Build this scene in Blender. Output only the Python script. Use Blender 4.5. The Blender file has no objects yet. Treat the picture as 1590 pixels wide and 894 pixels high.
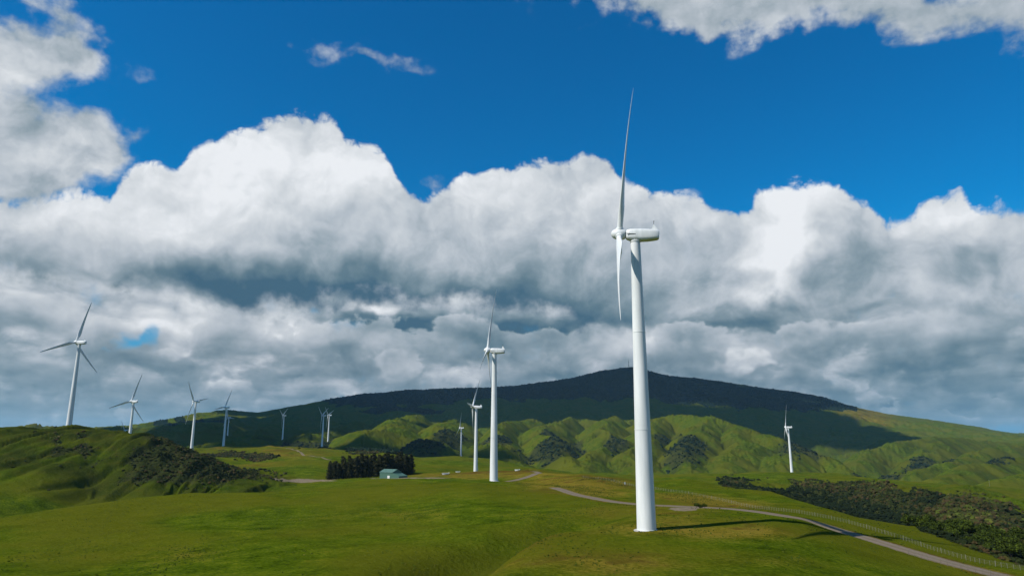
import bpy, bmesh, math, random
import numpy as np
from mathutils import Vector, Matrix

scene = bpy.context.scene
COL = scene.collection

# ------------------------------------------------------------------ camera
F_PX, PITCH = 1060.0, math.radians(12.0)     # focal length in photo pixels, upward pitch
cam_data = bpy.data.cameras.new("camera")
cam_data.sensor_width = 36.0
cam_data.lens = 36.0 * F_PX / 1590.0
cam_data.clip_start, cam_data.clip_end = 0.5, 80000.0
cam = bpy.data.objects.new("camera", cam_data)
COL.objects.link(cam)
cam.location = (0, 0, 0)
cam.rotation_euler = (math.pi / 2 + PITCH, 0, 0)
scene.camera = cam

# ------------------------------------------------------------------ sun
SUN_AZ_BACK, SUN_EL = math.radians(28), math.radians(45)
SUN = Vector((-math.cos(SUN_AZ_BACK) * math.cos(SUN_EL),
              -math.sin(SUN_AZ_BACK) * math.cos(SUN_EL), math.sin(SUN_EL)))
sd = bpy.data.lights.new("sun", "SUN")
sd.energy, sd.angle, sd.color = 5.0, math.radians(0.6), (1.0, 0.955, 0.88)
so = bpy.data.objects.new("sun", sd)
COL.objects.link(so)
so.rotation_euler = (-SUN).to_track_quat('-Z', 'Y').to_euler()

scene.view_settings.view_transform = 'Standard'
scene.view_settings.look = 'None'
scene.view_settings.exposure = 0.0
scene.view_settings.gamma = 1.0
scene.view_settings.use_curve_mapping = False
scene.render.engine = 'CYCLES'
scene.cycles.max_bounces = 5
scene.cycles.diffuse_bounces = 2
scene.cycles.glossy_bounces = 2
scene.cycles.transparent_max_bounces = 4
scene.cycles.volume_bounces = 1
scene.cycles.use_denoising = True


def ray(px, py):
    """world direction through a photo pixel, scaled so that Y = 1"""
    x, u = px - 795.0, 447.0 - py
    Y = F_PX * math.cos(PITCH) - u * math.sin(PITCH)
    Z = F_PX * math.sin(PITCH) + u * math.cos(PITCH)
    return x / Y, Z / Y


def sky(px, py):
    """photo pixel -> azimuth and slope of the sky direction"""
    x, z = ray(px, py)
    return math.atan(x), z / math.hypot(x, 1)


# ------------------------------------------------------------------ world: sky with clouds
class S:
    """a value socket with arithmetic, to write node trees as formulas"""
    tree = None

    def __init__(self, s):
        self.s = s

    @staticmethod
    def math(op, *args, clamp=False):
        n = S.tree.nodes.new("ShaderNodeMath")
        n.operation = op
        n.use_clamp = clamp
        for i, a in enumerate(args):
            if isinstance(a, S):
                S.tree.links.new(a.s, n.inputs[i])
            else:
                n.inputs[i].default_value = a
        return S(n.outputs[0])

    def __add__(a, b): return S.math('ADD', a, b)
    def __radd__(a, b): return S.math('ADD', b, a)
    def __sub__(a, b): return S.math('SUBTRACT', a, b)
    def __rsub__(a, b): return S.math('SUBTRACT', b, a)
    def __mul__(a, b): return S.math('MULTIPLY', a, b)
    def __rmul__(a, b): return S.math('MULTIPLY', b, a)
    def __truediv__(a, b): return S.math('DIVIDE', a, b)
    def __neg__(a): return S.math('MULTIPLY', a, -1.0)


def smooth(x, lo, hi):
    n = S.tree.nodes.new("ShaderNodeMapRange")
    n.interpolation_type = 'SMOOTHSTEP'
    S.tree.links.new(x.s, n.inputs[0])
    for i, v in ((1, lo), (2, hi)):
        if isinstance(v, S):
            S.tree.links.new(v.s, n.inputs[i])
        else:
            n.inputs[i].default_value = v
    return S(n.outputs[0])


def comb(x, y, z=0.0):
    n = S.tree.nodes.new("ShaderNodeCombineXYZ")
    for i, a in enumerate((x, y, z)):
        if isinstance(a, S):
            S.tree.links.new(a.s, n.inputs[i])
        else:
            n.inputs[i].default_value = a
    return S(n.outputs[0])


def noise(vec, scale, detail=5, rough=0.55, dims='2D', out=0, dist=0.0):
    n = S.tree.nodes.new("ShaderNodeTexNoise")
    n.noise_dimensions = dims
    n.inputs["Scale"].default_value = scale
    n.inputs["Detail"].default_value = detail
    n.inputs["Roughness"].default_value = rough
    n.inputs["Distortion"].default_value = dist
    S.tree.links.new(vec.s, n.inputs["Vector"])
    return S(n.outputs[out])


def puffs(vec, scale, detail=3, rough=0.5):
    n = S.tree.nodes.new("ShaderNodeTexVoronoi")
    n.voronoi_dimensions = '2D'
    n.feature = 'F1'
    n.normalize = True
    n.inputs["Scale"].default_value = scale
    n.inputs["Detail"].default_value = detail
    n.inputs["Roughness"].default_value = rough
    n.inputs["Lacunarity"].default_value = 2.3
    S.tree.links.new(vec.s, n.inputs["Vector"])
    return 1.0 - S(n.outputs["Distance"])


def vmath(op, a, b):
    n = S.tree.nodes.new("ShaderNodeVectorMath")
    n.operation = op
    for i, v in enumerate((a, b)):
        if isinstance(v, S):
            S.tree.links.new(v.s, n.inputs[i])
        elif isinstance(v, (int, float)):
            n.inputs["Scale"].default_value = v
        else:
            n.inputs[i].default_value = v
    return S(n.outputs[1] if op in ('LENGTH', 'DISTANCE', 'DOT_PRODUCT') else n.outputs[0])


def mixcol(f, a, b):
    n = S.tree.nodes.new("ShaderNodeMix")
    n.data_type = 'RGBA'
    if isinstance(f, S):
        S.tree.links.new(f.s, n.inputs[0])
    else:
        n.inputs[0].default_value = f
    for i, v in ((6, a), (7, b)):
        if isinstance(v, S):
            S.tree.links.new(v.s, n.inputs[i])
        else:
            n.inputs[i].default_value = (*v, 1)
    return S(n.outputs[2])


def ramp(f, stops, interp='LINEAR'):
    n = S.tree.nodes.new("ShaderNodeValToRGB")
    cr = n.color_ramp
    cr.interpolation = interp
    while len(cr.elements) < len(stops):
        cr.elements.new(0.5)
    for el, (p, c) in zip(cr.elements, stops):
        el.position = p
        el.color = (*c, 1)
    S.tree.links.new(f.s, n.inputs[0])
    return S(n.outputs[0])


def lin(r, g, b):
    f = lambda c: (c / 255 / 12.92) if c <= 10 else ((c / 255 + 0.055) / 1.055) ** 2.4
    return (f(r), f(g), f(b))


AZ_LO, AZ_HI = -0.72, 0.72


def outline(az01, pts):
    """slope of a cloud's edge over azimuth, from photo pixels (in two float curves of 32 points at most)"""
    qs = sorted(sky(x, y) for x, y in pts)
    n = S.tree.nodes.new("ShaderNodeFloatCurve")
    c = n.mapping.curves[0]
    n.mapping.use_clip = False
    c.points[0].location = (0.0, qs[0][1])
    c.points[1].location = (1.0, qs[-1][1])
    for a, e in qs:
        c.points.new((a - AZ_LO) / (AZ_HI - AZ_LO), e)
    for p in c.points:
        p.handle_type = 'AUTO_CLAMPED'
    n.mapping.update()
    S.tree.links.new(az01.s, n.inputs[1])
    return S(n.outputs[0])


world = bpy.data.worlds.new("World")
scene.world = world
world.use_nodes = True
S.tree = wt = world.node_tree
wt.nodes.clear()
wout = wt.nodes.new("ShaderNodeOutputWorld")
bg = wt.nodes.new("ShaderNodeBackground")
wt.links.new(bg.outputs[0], wout.inputs[0])
SKY_STRENGTH = 0.1
bg.inputs[1].default_value = SKY_STRENGTH
nishita = wt.nodes.new("ShaderNodeTexSky")
nishita.sky_type = 'NISHITA'
nishita.sun_disc = False
nishita.sun_elevation = SUN_EL
nishita.sun_rotation = math.atan2(SUN.x, SUN.y)
nishita.altitude = 400
nishita.air_density, nishita.dust_density, nishita.ozone_density = 1.0, 0.25, 3.0

tc = wt.nodes.new("ShaderNodeTexCoord")
sep = wt.nodes.new("ShaderNodeSeparateXYZ")
wt.links.new(tc.outputs["Generated"], sep.inputs[0])
dx, dy, dz = (S(o) for o in sep.outputs)
hor = S.math('SQRT', dx * dx + dy * dy + 1e-6)
az = S.math('ARCTAN2', dx, dy)
el = S.math('MINIMUM', S.math('MAXIMUM', dz / hor, -0.02), 3.0)
az01 = (az - AZ_LO) / (AZ_HI - AZ_LO)
P = comb(az * 10.0, el * 10.0)

warp = vmath('SUBTRACT', noise(P, 0.9, 4, 0.5, out=1), (0.5, 0.5, 0.5))
Q = vmath('ADD', P, vmath('MULTIPLY', warp, (0.75, 0.75, 0.0)))
fine = noise(P, 2.2, 8, 0.55)                    # wisps and ragged edges
bumpA = puffs(Q, 0.95, 5, 0.55)
bumpB = puffs(vmath('ADD', Q, (-0.20, 0.24, 0.0)), 0.95, 3, 0.42)
PC = vmath('ADD', P, vmath('MULTIPLY', warp, (0.35, 0.35, 0.0)))
bumpC = puffs(PC, 2.9, 3, 0.5)                  # the small knobs of a cumulus rim
bumpD = puffs(vmath('ADD', PC, (-0.07, 0.09, 0.0)), 2.9, 2, 0.5)
relief = bumpA - bumpB + (bumpC - bumpD) * 0.3                          # lobes lit from the upper left
broad = noise(Q, 0.45, 3, 0.5)


def spot(px, py, rx, ry, amp, power=1.0):
    """a soft patch of light or shade within the clouds (centre and radii in photo pixels)"""
    a, e = sky(px, py)
    a2, _ = sky(px + rx, py)
    _, e2 = sky(px, py - ry)
    d = vmath('MULTIPLY', vmath('SUBTRACT', QS, (a * 10, e * 10, 0)),
              (0.1 / abs(a2 - a), 0.1 / abs(e2 - e), 0))
    r2 = vmath('DOT_PRODUCT', d, d)
    return S.math('EXPONENT', r2 * -1.0) * amp


QS = vmath('ADD', P, vmath('MULTIPLY', warp, (1.3, 1.0, 0.0)))

TONES = [(0.0, lin(66, 100, 122)), (0.2, lin(98, 124, 138)), (0.42, lin(140, 157, 168)), (0.62, lin(182, 191, 200)),
         (0.82, lin(214, 219, 224)), (1.0, lin(238, 241, 245))]
INV = 1.0 / SKY_STRENGTH


def total(parts):
    r = parts[0]
    for p in parts[1:]:
        r = r + p
    return r


# blue sky
hsv = wt.nodes.new("ShaderNodeHueSaturation")
hsv.inputs["Hue"].default_value = 0.5
hsv.inputs["Saturation"].default_value = 1.25
hsv.inputs["Value"].default_value = 1.0
wt.links.new(nishita.outputs[0], hsv.inputs["Color"])
tint = wt.nodes.new("ShaderNodeMix")
tint.data_type = 'RGBA'
tint.blend_type = 'MULTIPLY'
tint.inputs[0].default_value = 1.0
wt.links.new(hsv.outputs[0], tint.inputs[6])
tint.inputs[7].default_value = (0.0, 0.95, 1.2, 1)
blue = S(tint.outputs[2])

# low far deck, drawn in the perspective of a flat cloud base
ec = el + 0.075
lg = S.math('LOGARITHM', ec, math.e)
PD0 = comb(az * 1.5 / (ec + 0.14) + lg * 0.3, lg * 2.5)
PD = vmath('ADD', PD0, vmath('MULTIPLY', warp, (0.30, 0.35, 0.0)))
dn = noise(PD, 1.25, 4, 0.45)
dn_up = noise(vmath('ADD', PD, (-0.09, 0.24, 0.0)), 1.25, 3, 0.42)
db = noise(PD, 0.5, 3, 0.5)
PF = vmath('ADD', comb(az * 15.0, lg * 5.5), vmath('MULTIPLY', warp, (1.1, 0.8, 0.0)))
puffD = puffs(PF, 0.9, 4, 0.5)
puffE = puffs(vmath('ADD', PF, (-0.16, 0.26, 0.0)), 0.9, 3, 0.45)
deck_S = 0.46 + (dn - dn_up) * 1.1 + (puffD - puffE) * 0.5 + (dn - 0.5) * 0.45 + (puffD - 0.5) * 0.25 + (fine - 0.5) * 0.12 + (db - 0.5) * 0.55
deck_S = total([deck_S,
                spot(70, 500, 200, 40, 0.22), spot(360, 530, 130, 32, 0.30), spot(480, 505, 60, 30, 0.15),
                spot(120, 440, 130, 30, 0.1), spot(790, 590, 600, 40, 0.08), spot(200, 600, 300, 50, 0.08), spot(600, 600, 230, 18, 0.32), spot(320, 600, 160, 20, 0.2),
                spot(600, 484, 50, 9, 0.45), spot(680, 510, 170, 26, -0.26), spot(640, 556, 220, 22, -0.24),
                spot(880, 545, 90, 22, 0.32), spot(1000, 560, 80, 16, 0.2), spot(1110, 500, 160, 22, -0.12),
                spot(1350, 600, 280, 60, -0.14), spot(1440, 500, 80, 30, 0.28), spot(1300, 560, 160, 24, 0.16), spot(1500, 640, 160, 22, -0.10),
                spot(40, 600, 170, 40, -0.05), spot(1580, 560, 120, 40, -0.1), spot(1210, 545, 70, 20, 0.12)])
deck_col = ramp(deck_S, TONES)
hole = spot(214, 522, 12, 12, 0.62) + spot(203, 538, 18, 8, 0.5) + spot(180, 549, 24, 7, 0.5) + spot(470, 484, 22, 10, 0.55) + spot(1560, 655, 70, 16, 0.55)
deck_a = smooth(0.93 - hole * 1.5 + (dn - 0.5) * 0.9 + (fine - 0.5) * 1.8, -0.5, 0.7) * smooth(el + (fine - 0.5) * 0.05, sky(795, 395)[1], sky(795, 440)[1])
# rows of small cumulus, farthest first: pale heaped tops, grey flat bases, each row over the next
def cloud_row(tone_in, alpha_in, ytop, thick, seed, grain, cover=0.5, gain=1.0):
    e_top, e_bot = sky(795, ytop)[1], sky(795, ytop + thick)[1]
    th = e_top - e_bot
    v = comb(az * grain, el * grain * 1.2 + seed * 7.3)
    n1 = noise(v, 1.0, 4, 0.5)
    t = (e_top - el) / th + (n1 - 0.5) * 3.4 + (puffD - 0.55) * 1.1 + (fine - 0.5) * 0.8
    a = smooth(t, 0.0, 0.22) * smooth(t, 2.1, 1.1) * smooth(n1, 0.62 - cover * 0.4, 0.68 - cover * 0.4)
    a = a * smooth(el - e_top, th * 1.6, th * 0.8) * 0.9
    tone = 0.80 - t * 0.42 + (puffD - puffE) * 0.35 + (relief * 0.2)
    mixed = tone_in + (tone * gain - tone_in) * a
    return mixed, S.math('MAXIMUM', alpha_in, a)


row_a = None
deck_base = deck_S
big_tone = total([S.math('MULTIPLY', deck_S, 1.0)])
ra = dn * 0.0
for ytop, thick, sd_, gr, cv in ((652, 12, 1, 26, 0.75), (634, 17, 2, 20, 0.7), (612, 22, 3, 15, 0.75), (586, 30, 4, 11.5, 0.75),
                                 (552, 38, 5, 9, 0.65), (512, 46, 6, 7, 0.65)):
    big_tone, ra = cloud_row(big_tone, ra, ytop, thick, sd_, gr, cv)
deck_S = big_tone * 0.8 + deck_base * 0.2 + spot(1400, 590, 300, 70, -0.12) + spot(800, 520, 260, 26, -0.14) + spot(60, 620, 200, 40, -0.04)
deck_col = ramp(deck_S, TONES)
haze_k = smooth(el, 0.10, -0.01)
deck_col = mixcol(haze_k * 0.45, deck_col, lin(128, 154, 174))


def layer(col, alpha, tone):
    return mixcol(alpha, col, ramp(tone, TONES))


def scaled(c):
    return vmath('SCALE', c, INV)


low_blue = mixcol(smooth(el, 0.30, 0.05), blue, vmath('SCALE', S(wt.nodes.new("ShaderNodeRGB").outputs[0]), INV))
low_blue.s.node.inputs[7].links[0].from_node.inputs[0].links[0].from_node.outputs[0].default_value = (*lin(80, 160, 205), 1)
sky_col = mixcol(deck_a, low_blue, scaled(deck_col))


def bank(sky_in, top_pts, bot_pts, parts, k=6.0, bump=0.34, frag=0.16, soft=0.08, bsoft=1.4, seed=0.0,
         rel=1.0, base=0.5, depth_gain=0.0, limit=None):
    top = outline(az01, top_pts)
    f = (top - el) * k * 1.0 + (bumpA - 0.55) * bump + (bumpC - 0.55) * 0.17 + (fine - 0.5) * frag
    a = smooth(f, 0.0, soft)
    if bot_pts:
        bot = outline(az01, bot_pts)
        a = a * smooth((el - bot) * k + (broad - 0.5) * 0.5 + (fine - 0.5) * 0.5, 0.0, bsoft * soft * 2)
    if limit is not None:
        a = a * limit
    tone = base + relief * rel + (fine - 0.5) * 0.06 + (broad - 0.5) * 0.14
    tone = tone + 0.13 - smooth(top - el + (bumpA - 0.5) * 0.10, 0.0, 0.30) * 0.30
    tone = total([tone] + parts)
    return mixcol(a, sky_in, scaled(ramp(tone, TONES)))


BANK_TOP = [(-200, 330), (0, 320), (60, 314), (100, 308), (150, 314), (167, 318), (185, 292), (215, 270), (268, 264),
            (300, 234), (340, 214), (390, 202), (460, 190), (502, 195), (545, 224), (585, 234), (605, 262), (638, 306),
            (665, 312), (700, 288), (745, 272), (790, 264), (860, 262), (930, 252), (962, 276), (1000, 300),
            (1060, 312)]
BANK_TOP2 = [(1000, 302), (1040, 306), (1080, 318), (1108, 338), (1130, 330), (1158, 335), (1175, 312), (1205, 295),
             (1250, 287), (1288, 292), (1320, 314), (1345, 326), (1368, 350), (1398, 358), (1418, 344), (1430, 324),
             (1462, 315), (1492, 308), (1512, 330), (1545, 332), (1590, 336), (1800, 330)]
BANK_BOT = [(-200, 430), (0, 430), (60, 450), (130, 470), (230, 482), (340, 486), (450, 488), (560, 482), (640, 480),
            (720, 478), (800, 500), (900, 522), (1000, 522), (1080, 490), (1180, 492), (1300, 505), (1400, 490),
            (1500, 500), (1590, 510), (1800, 510)]
common = [
    spot(230, 350, 150, 70, 0.17), spot(400, 255, 140, 65, 0.24), spot(540, 270, 70, 60, 0.16), spot(330, 330, 120, 60, 0.10), spot(120, 330, 60, 18, 0.15),
    spot(440, 370, 90, 60, 0.1), spot(60, 400, 120, 45, -0.12), spot(330, 456, 320, 30, -0.50), spot(560, 446, 190, 36, -0.42),
    spot(690, 350, 60, 40, -0.06), spot(820, 320, 130, 50, 0.14), spot(790, 400, 220, 60, -0.07), spot(820, 480, 260, 34, -0.34),
    spot(930, 290, 60, 30, 0.06), spot(960, 510, 170, 20, -0.36)]
sky_col = bank(sky_col, BANK_TOP, BANK_BOT, common, base=0.625, rel=0.62,
               limit=smooth(az, sky(1075, 0)[0], sky(1035, 0)[0]))
right = [
    spot(1215, 350, 50, 60, 0.42), spot(1240, 300, 60, 25, 0.26), spot(1190, 400, 60, 40, 0.36), spot(1170, 460, 90, 26, 0.26),
    spot(1335, 395, 85, 65, -0.26), spot(1110, 430, 60, 60, -0.24), spot(1050, 380, 60, 40, -0.04), spot(1250, 500, 260, 22, -0.40),
    spot(1470, 335, 45, 18, 0.26), spot(1500, 400, 110, 50, -0.18), spot(1530, 440, 40, 30, 0.1), spot(1460, 475, 60, 26, 0.2),
    spot(1560, 500, 110, 30, -0.25), spot(1100, 345, 50, 16, 0.1)]
sky_col = bank(sky_col, BANK_TOP2, BANK_BOT, right, base=0.625, rel=0.62,
               limit=smooth(az, sky(1005, 0)[0], sky(1060, 0)[0]))

# the nearer broken cloud on the upper left, the one over the upper right and a few shreds between
left_top = [(-300, -60), (0, -20), (60, 5), (110, 25), (150, 60), (175, 100), (190, 140), (205, 175), (225, 500)]


def blob_cloud(sky_in, blobs, parts, base, thresh=0.36, wid=0.30, frag=1.25, rel=0.7, alpha=1.0, keep=None):
    body = total([spot(*b) for b in blobs])
    f = body + (fine - 0.5) * frag + (bumpA - 0.55) * 0.5
    a = smooth(f, thresh, thresh + wid) * smooth(body, 0.06, 0.3) * alpha
    if keep is not None:
        a = a * keep
    tone = total([base + relief * rel + (fine - 0.5) * 0.3] + parts)
    return mixcol(a, sky_in, scaled(ramp(tone, TONES)))


sky_col = blob_cloud(sky_col,
                     [(-20, 60, 110, 45, 1.0), (90, 60, 65, 40, 0.9), (120, 85, 40, 25, 0.4), (-20, 150, 90, 60, 1.1),
                      (30, 240, 110, 60, 1.3), (130, 220, 60, 60, 1.1), (60, 280, 110, 30, 0.7), (80, 22, 90, 16, 0.3)],
                     [spot(40, 110, 60, 30, 0.1), spot(110, 270, 60, 30, 0.12), spot(20, 270, 60, 40, -0.1),
                      spot(150, 190, 50, 40, -0.02)],
                     base=0.62, wid=0.75, frag=1.5)
sky_col = blob_cloud(sky_col,
                     [(1030, 8, 55, 24, 0.8), (1140, 8, 90, 38, 1.1), (1290, -12, 130, 44, 1.1), (1410, 8, 60, 46, 0.85),
                      (1540, 2, 120, 44, 1.1), (1800, 0, 200, 60, 1.2), (1300, -100, 500, 70, 1.6)],
                     [spot(1200, 40, 120, 20, 0.12), spot(1350, 5, 80, 30, -0.12), spot(1540, 25, 130, 40, -0.06)],
                     base=0.56, wid=0.62, frag=1.35, rel=0.4)
sky_col = blob_cloud(sky_col,
                     [(485, 84, 34, 17, 0.75), (560, 102, 34, 13, 0.6), (622, 110, 44, 17, 0.7), (232, 128, 40, 14, 0.4),
                      (700, 292, 60, 14, 0.55)],
                     [], base=0.6, thresh=0.34, wid=0.9, frag=1.7, alpha=0.7)
wt.links.new(sky_col.s, bg.inputs[0])
# ------------------------------------------------------------------ helpers for meshes and materials
random.seed(7)
rng = np.random.default_rng(11)


def hash2(ix, iy, seed):
    h = (ix.astype(np.int64) * 374761393 + iy.astype(np.int64) * 668265263 + seed * 1442695041) & 0xffffffff
    h = ((h ^ (h >> 13)) * 1274126177) & 0xffffffff
    return ((h ^ (h >> 16)) & 0xffffff) / float(0xffffff)


def pnoise(x, y, seed=0):
    """gradient noise, about -1..1"""
    x = np.asarray(x, float)
    y = np.asarray(y, float)
    ix, iy = np.floor(x), np.floor(y)
    fx, fy = x - ix, y - iy
    u, v = fx * fx * fx * (fx * (fx * 6 - 15) + 10), fy * fy * fy * (fy * (fy * 6 - 15) + 10)
    out = 0
    for ox in (0, 1):
        for oy in (0, 1):
            a = hash2(ix + ox, iy + oy, seed) * 2 * math.pi
            g = np.cos(a) * (fx - ox) + np.sin(a) * (fy - oy)
            out = out + g * (u if ox else 1 - u) * (v if oy else 1 - v)
    return out * 1.5


def fbm(x, y, seed=0, octaves=4, gain=0.5, billow=False):
    t, a, n = 0, 1.0, 0.0
    for k in range(octaves):
        p = pnoise(x, y, seed + k * 17)
        t = t + a * (np.abs(p) * 2 - 0.6 if billow else p)
        n += a
        a *= gain
        x, y = x * 2.03 + 11.3, y * 2.03 - 7.1
    return t / n


def new_mat(name, rough=0.8, spec=0.2):
    m = bpy.data.materials.new(name)
    m.use_nodes = True
    b = m.node_tree.nodes["Principled BSDF"]
    b.inputs["Roughness"].default_value = rough
    b.inputs["Specular IOR Level"].default_value = spec
    return m, b


def link_obj(name, mesh, mat=None, parent=None):
    o = bpy.data.objects.new(name, mesh)
    COL.objects.link(o)
    if mat is not None:
        mesh.materials.append(mat)
    if parent is not None:
        o.parent = parent
    return o


def np_mesh(name, verts, quads, smooth_shade=True):
    """fast mesh from arrays; quads (n,4) or tris (n,3)"""
    me = bpy.data.meshes.new(name)
    k = quads.shape[1]
    me.vertices.add(len(verts))
    me.vertices.foreach_set("co", np.asarray(verts, np.float32).ravel())
    me.loops.add(quads.size)
    me.loops.foreach_set("vertex_index", quads.astype(np.int32).ravel())
    me.polygons.add(len(quads))
    me.polygons.foreach_set("loop_start", np.arange(0, quads.size, k, dtype=np.int32))
    me.polygons.foreach_set("loop_total", np.full(len(quads), k, np.int32))
    me.polygons.foreach_set("use_smooth", np.full(len(quads), smooth_shade))
    me.update(calc_edges=True)
    me.validate()
    return me


def props(o, label=None, cat=None, group=None, kind=None):
    for k, v in (('label', label), ('category', cat), ('group', group), ('kind', kind)):
        if v:
            o[k] = v
    return o


# ------------------------------------------------------------------ terrain: distances and heights read off the photo
Z = 'z'
RINGS = [
    [(0, 30, Z, -9.5)],
    [(0, 70, Z, -18.5), (795, 70, Z, -17.5), (1590, 70, Z, -19)],
    [(-100, 150, Z, -30.5), (0, 150, 897), (400, 135, 897), (700, 118, 896), (900, 112, 896), (1200, 112, 896),
     (1400, 130, 898), (1590, 146, Z, -30)],
    [(-100, 200, Z, -31), (0, 200, 848), (200, 200, 842), (400, 195, 838), (600, 175, 850), (700, 155, 864),
     (760, 148, 852), (850, 150, 838), (1000, 152, 832), (1200, 158, 832), (1300, 162, 845), (1400, 158, 872),
     (1500, 152, 893), (1590, 154, Z, -30.2)],
    [(-100, 225, Z, -31.2), (0, 230, 822), (200, 260, 803), (400, 265, 798), (600, 240, 806), (700, 210, 813),
     (800, 190, 817), (900, 178, 821), (1004, 164, 822), (1100, 172, 815), (1200, 181, 807), (1250, 186, 813),
     (1300, 188, 829), (1400, 172, 858), (1500, 160, 884), (1590, 157, Z, -30.2)],
    [(-100, 245, Z, -31.5), (0, 255, 805), (150, 290, 781), (300, 330, 763), (460, 350, 763), (600, 365, 752),
     (740, 380, 743), (800, 375, 747), (850, 335, 757), (900, 300, 767), (960, 265, 778), (1000, 252, 783),
     (1060, 242, 786), (1130, 236, 789), (1180, 230, 794), (1240, 222, 803), (1300, 205, 822), (1380, 190, 844),
     (1440, 179, 860), (1500, 168, 876), (1590, 160, Z, -30.2)],
    [(-100, 330, Z, -48), (0, 330, Z, -44), (150, 370, Z, -50), (300, 395, Z, -46), (460, 400, Z, -38),
     (600, 420, Z, -34), (740, 430, Z, -30), (800, 420, 747), (850, 400, 750), (900, 340, 758), (960, 320, 766),
     (1000, 300, 770), (1060, 295, 772), (1130, 285, 782), (1240, 260, 792), (1330, 236, 808), (1400, 218, 828),
     (1500, 198, 856), (1590, 182, 884)],
    [(-100, 400, 748), (0, 400, 752), (60, 410, 757), (140, 425, 780), (300, 440, 765), (460, 465, 757),
     (600, 500, 743), (700, 500, 741), (800, 480, 739), (850, 450, 736), (900, 440, 736), (960, 430, 742),
     (1000, 425, 748), (1060, 410, 744), (1150, 365, 758), (1250, 315, 779), (1330, 275, 803), (1400, 262, 815),
     (1450, 262, 817), (1500, 255, 824), (1590, 248, 836)],
    [(-100, 560, 667), (0, 560, 665), (100, 560, 662), (190, 562, 665), (225, 560, 673), (300, 540, 701),
     (380, 520, 734), (460, 530, 754), (520, 600, 742), (600, 640, 736), (700, 640, 731), (800, 600, 730),
     (850, 560, 733), (900, 560, Z, -38), (1000, 540, Z, -42), (1100, 500, Z, -48), (1200, 470, Z, -66),
     (1300, 430, Z, -72), (1400, 380, Z, -68), (1500, 340, Z, -58), (1590, 320, Z, -54)],
    [(-100, 680, Z, -10), (0, 680, Z, -5), (200, 680, Z, -12), (300, 680, Z, -30), (400, 720, 724), (500, 760, 716),
     (600, 780, 722), (700, 800, 722), (800, 800, 725), (900, 700, Z, -42), (1000, 700, 745), (1110, 740, 743),
     (1200, 740, 746), (1300, 720, 749), (1400, 640, 762), (1500, 580, 770), (1590, 520, 797)],
    [(-100, 1000, Z, -30), (200, 1000, Z, -30), (240, 1000, 690), (300, 1030, 699), (350, 1000, 701), (420, 1000, 694),
     (480, 1000, 698), (540, 1000, 702), (600, 1000, 704), (650, 1000, 713), (716, 1100, 714), (800, 1000, 725),
     (870, 1000, 736), (1000, 1000, 742), (1140, 1050, 738), (1226, 1099, 734), (1300, 1080, 737), (1400, 1000, 747),
     (1500, 900, 754), (1590, 800, 766)],
    [(-100, 1400, Z, -40), (240, 1300, Z, -35), (347, 1289, 692), (438, 1350, Z, -34), (500, 1549, 695),
     (600, 1500, Z, -45), (716, 1628, 712), (800, 1500, Z, -72), (900, 1400, Z, -86), (1590, 1400, Z, -95)],
    [(-100, 1900, Z, -30), (240, 1900, Z, -30), (438, 1913, 685), (509, 1880, 686), (600, 1880, Z, -30),
     (716, 1950, 698), (800, 1900, 702), (1000, 1900, 706), (1200, 1900, 716), (1400, 1900, 722), (1590, 1900, 724)],
    [(-100, 2600, Z, 0), (240, 2600, 674), (330, 2600, 668), (438, 2600, 668), (540, 2600, 662), (620, 2600, 648),
     (700, 2600, 651), (760, 2600, 662), (800, 2600, 652), (900, 2600, 656), (1000, 2600, 652), (1080, 2600, 650),
     (1150, 2500, 666), (1250, 2400, 692), (1320, 2400, 698), (1400, 2600, 684), (1480, 2700, 679), (1590, 2800, 688)],
    [(-100, 3200, Z, -10), (240, 3200, Z, -10), (330, 3300, 655), (438, 3300, 662), (620, 3200, Z, 40),
     (760, 3200, Z, 20), (900, 3200, Z, 45), (1080, 3200, Z, 30), (1250, 3200, Z, -40), (1320, 3200, Z, -40),
     (1590, 3300, Z, -50)],
    [(-100, 4200, Z, 0), (215, 4200, 664), (300, 4200, 647), (345, 4200, 643), (400, 4200, 648), (530, 4200, 636),
     (640, 4200, 628), (800, 4200, 624), (900, 4200, 620), (1000, 4200, 620), (1140, 4200, 629), (1250, 4200, 644),
     (1320, 4200, 654), (1400, 4200, 663), (1500, 4200, 672), (1590, 4200, 682)],
    [(-100, 5500, 674), (0, 5500, 672), (150, 5500, 668), (215, 5500, 662), (250, 5500, 656), (290, 5500, 648),
     (310, 5500, 643), (325, 5500, 644), (345, 5500, 640), (400, 5500, 641), (450, 5500, 632), (530, 5500, 618),
     (560, 5500, 613), (640, 5500, 607), (700, 5500, 604), (760, 5500, 603), (800, 5500, 600), (850, 5500, 594),
     (900, 5500, 586), (930, 5500, 578), (965, 5500, 572), (985, 5500, 573), (1000, 5500, 577), (1040, 5500, 585),
     (1080, 5500, 589), (1120, 5500, 594), (1180, 5500, 603), (1230, 5500, 609), (1280, 5500, 618),
     (1320, 5500, 630), (1370, 5500, 641), (1430, 5500, 650), (1500, 5500, 660), (1550, 5500, 669),
     (1590, 5500, 676), (1700, 5500, 680)],
    [(0, 7500, Z, 0)],
    [(0, 12000, Z, -60)],
    [(0, 30000, Z, -150)],
]

cols = np.concatenate([np.radians(np.linspace(-180, -48, 60, endpoint=False)),
                       np.radians(np.linspace(-48, 48, 1250, endpoint=False)),
                       np.radians(np.linspace(48, 180, 60, endpoint=False))])
M = len(cols)
acl = np.clip(cols, -math.radians(46), math.radians(46))


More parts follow.
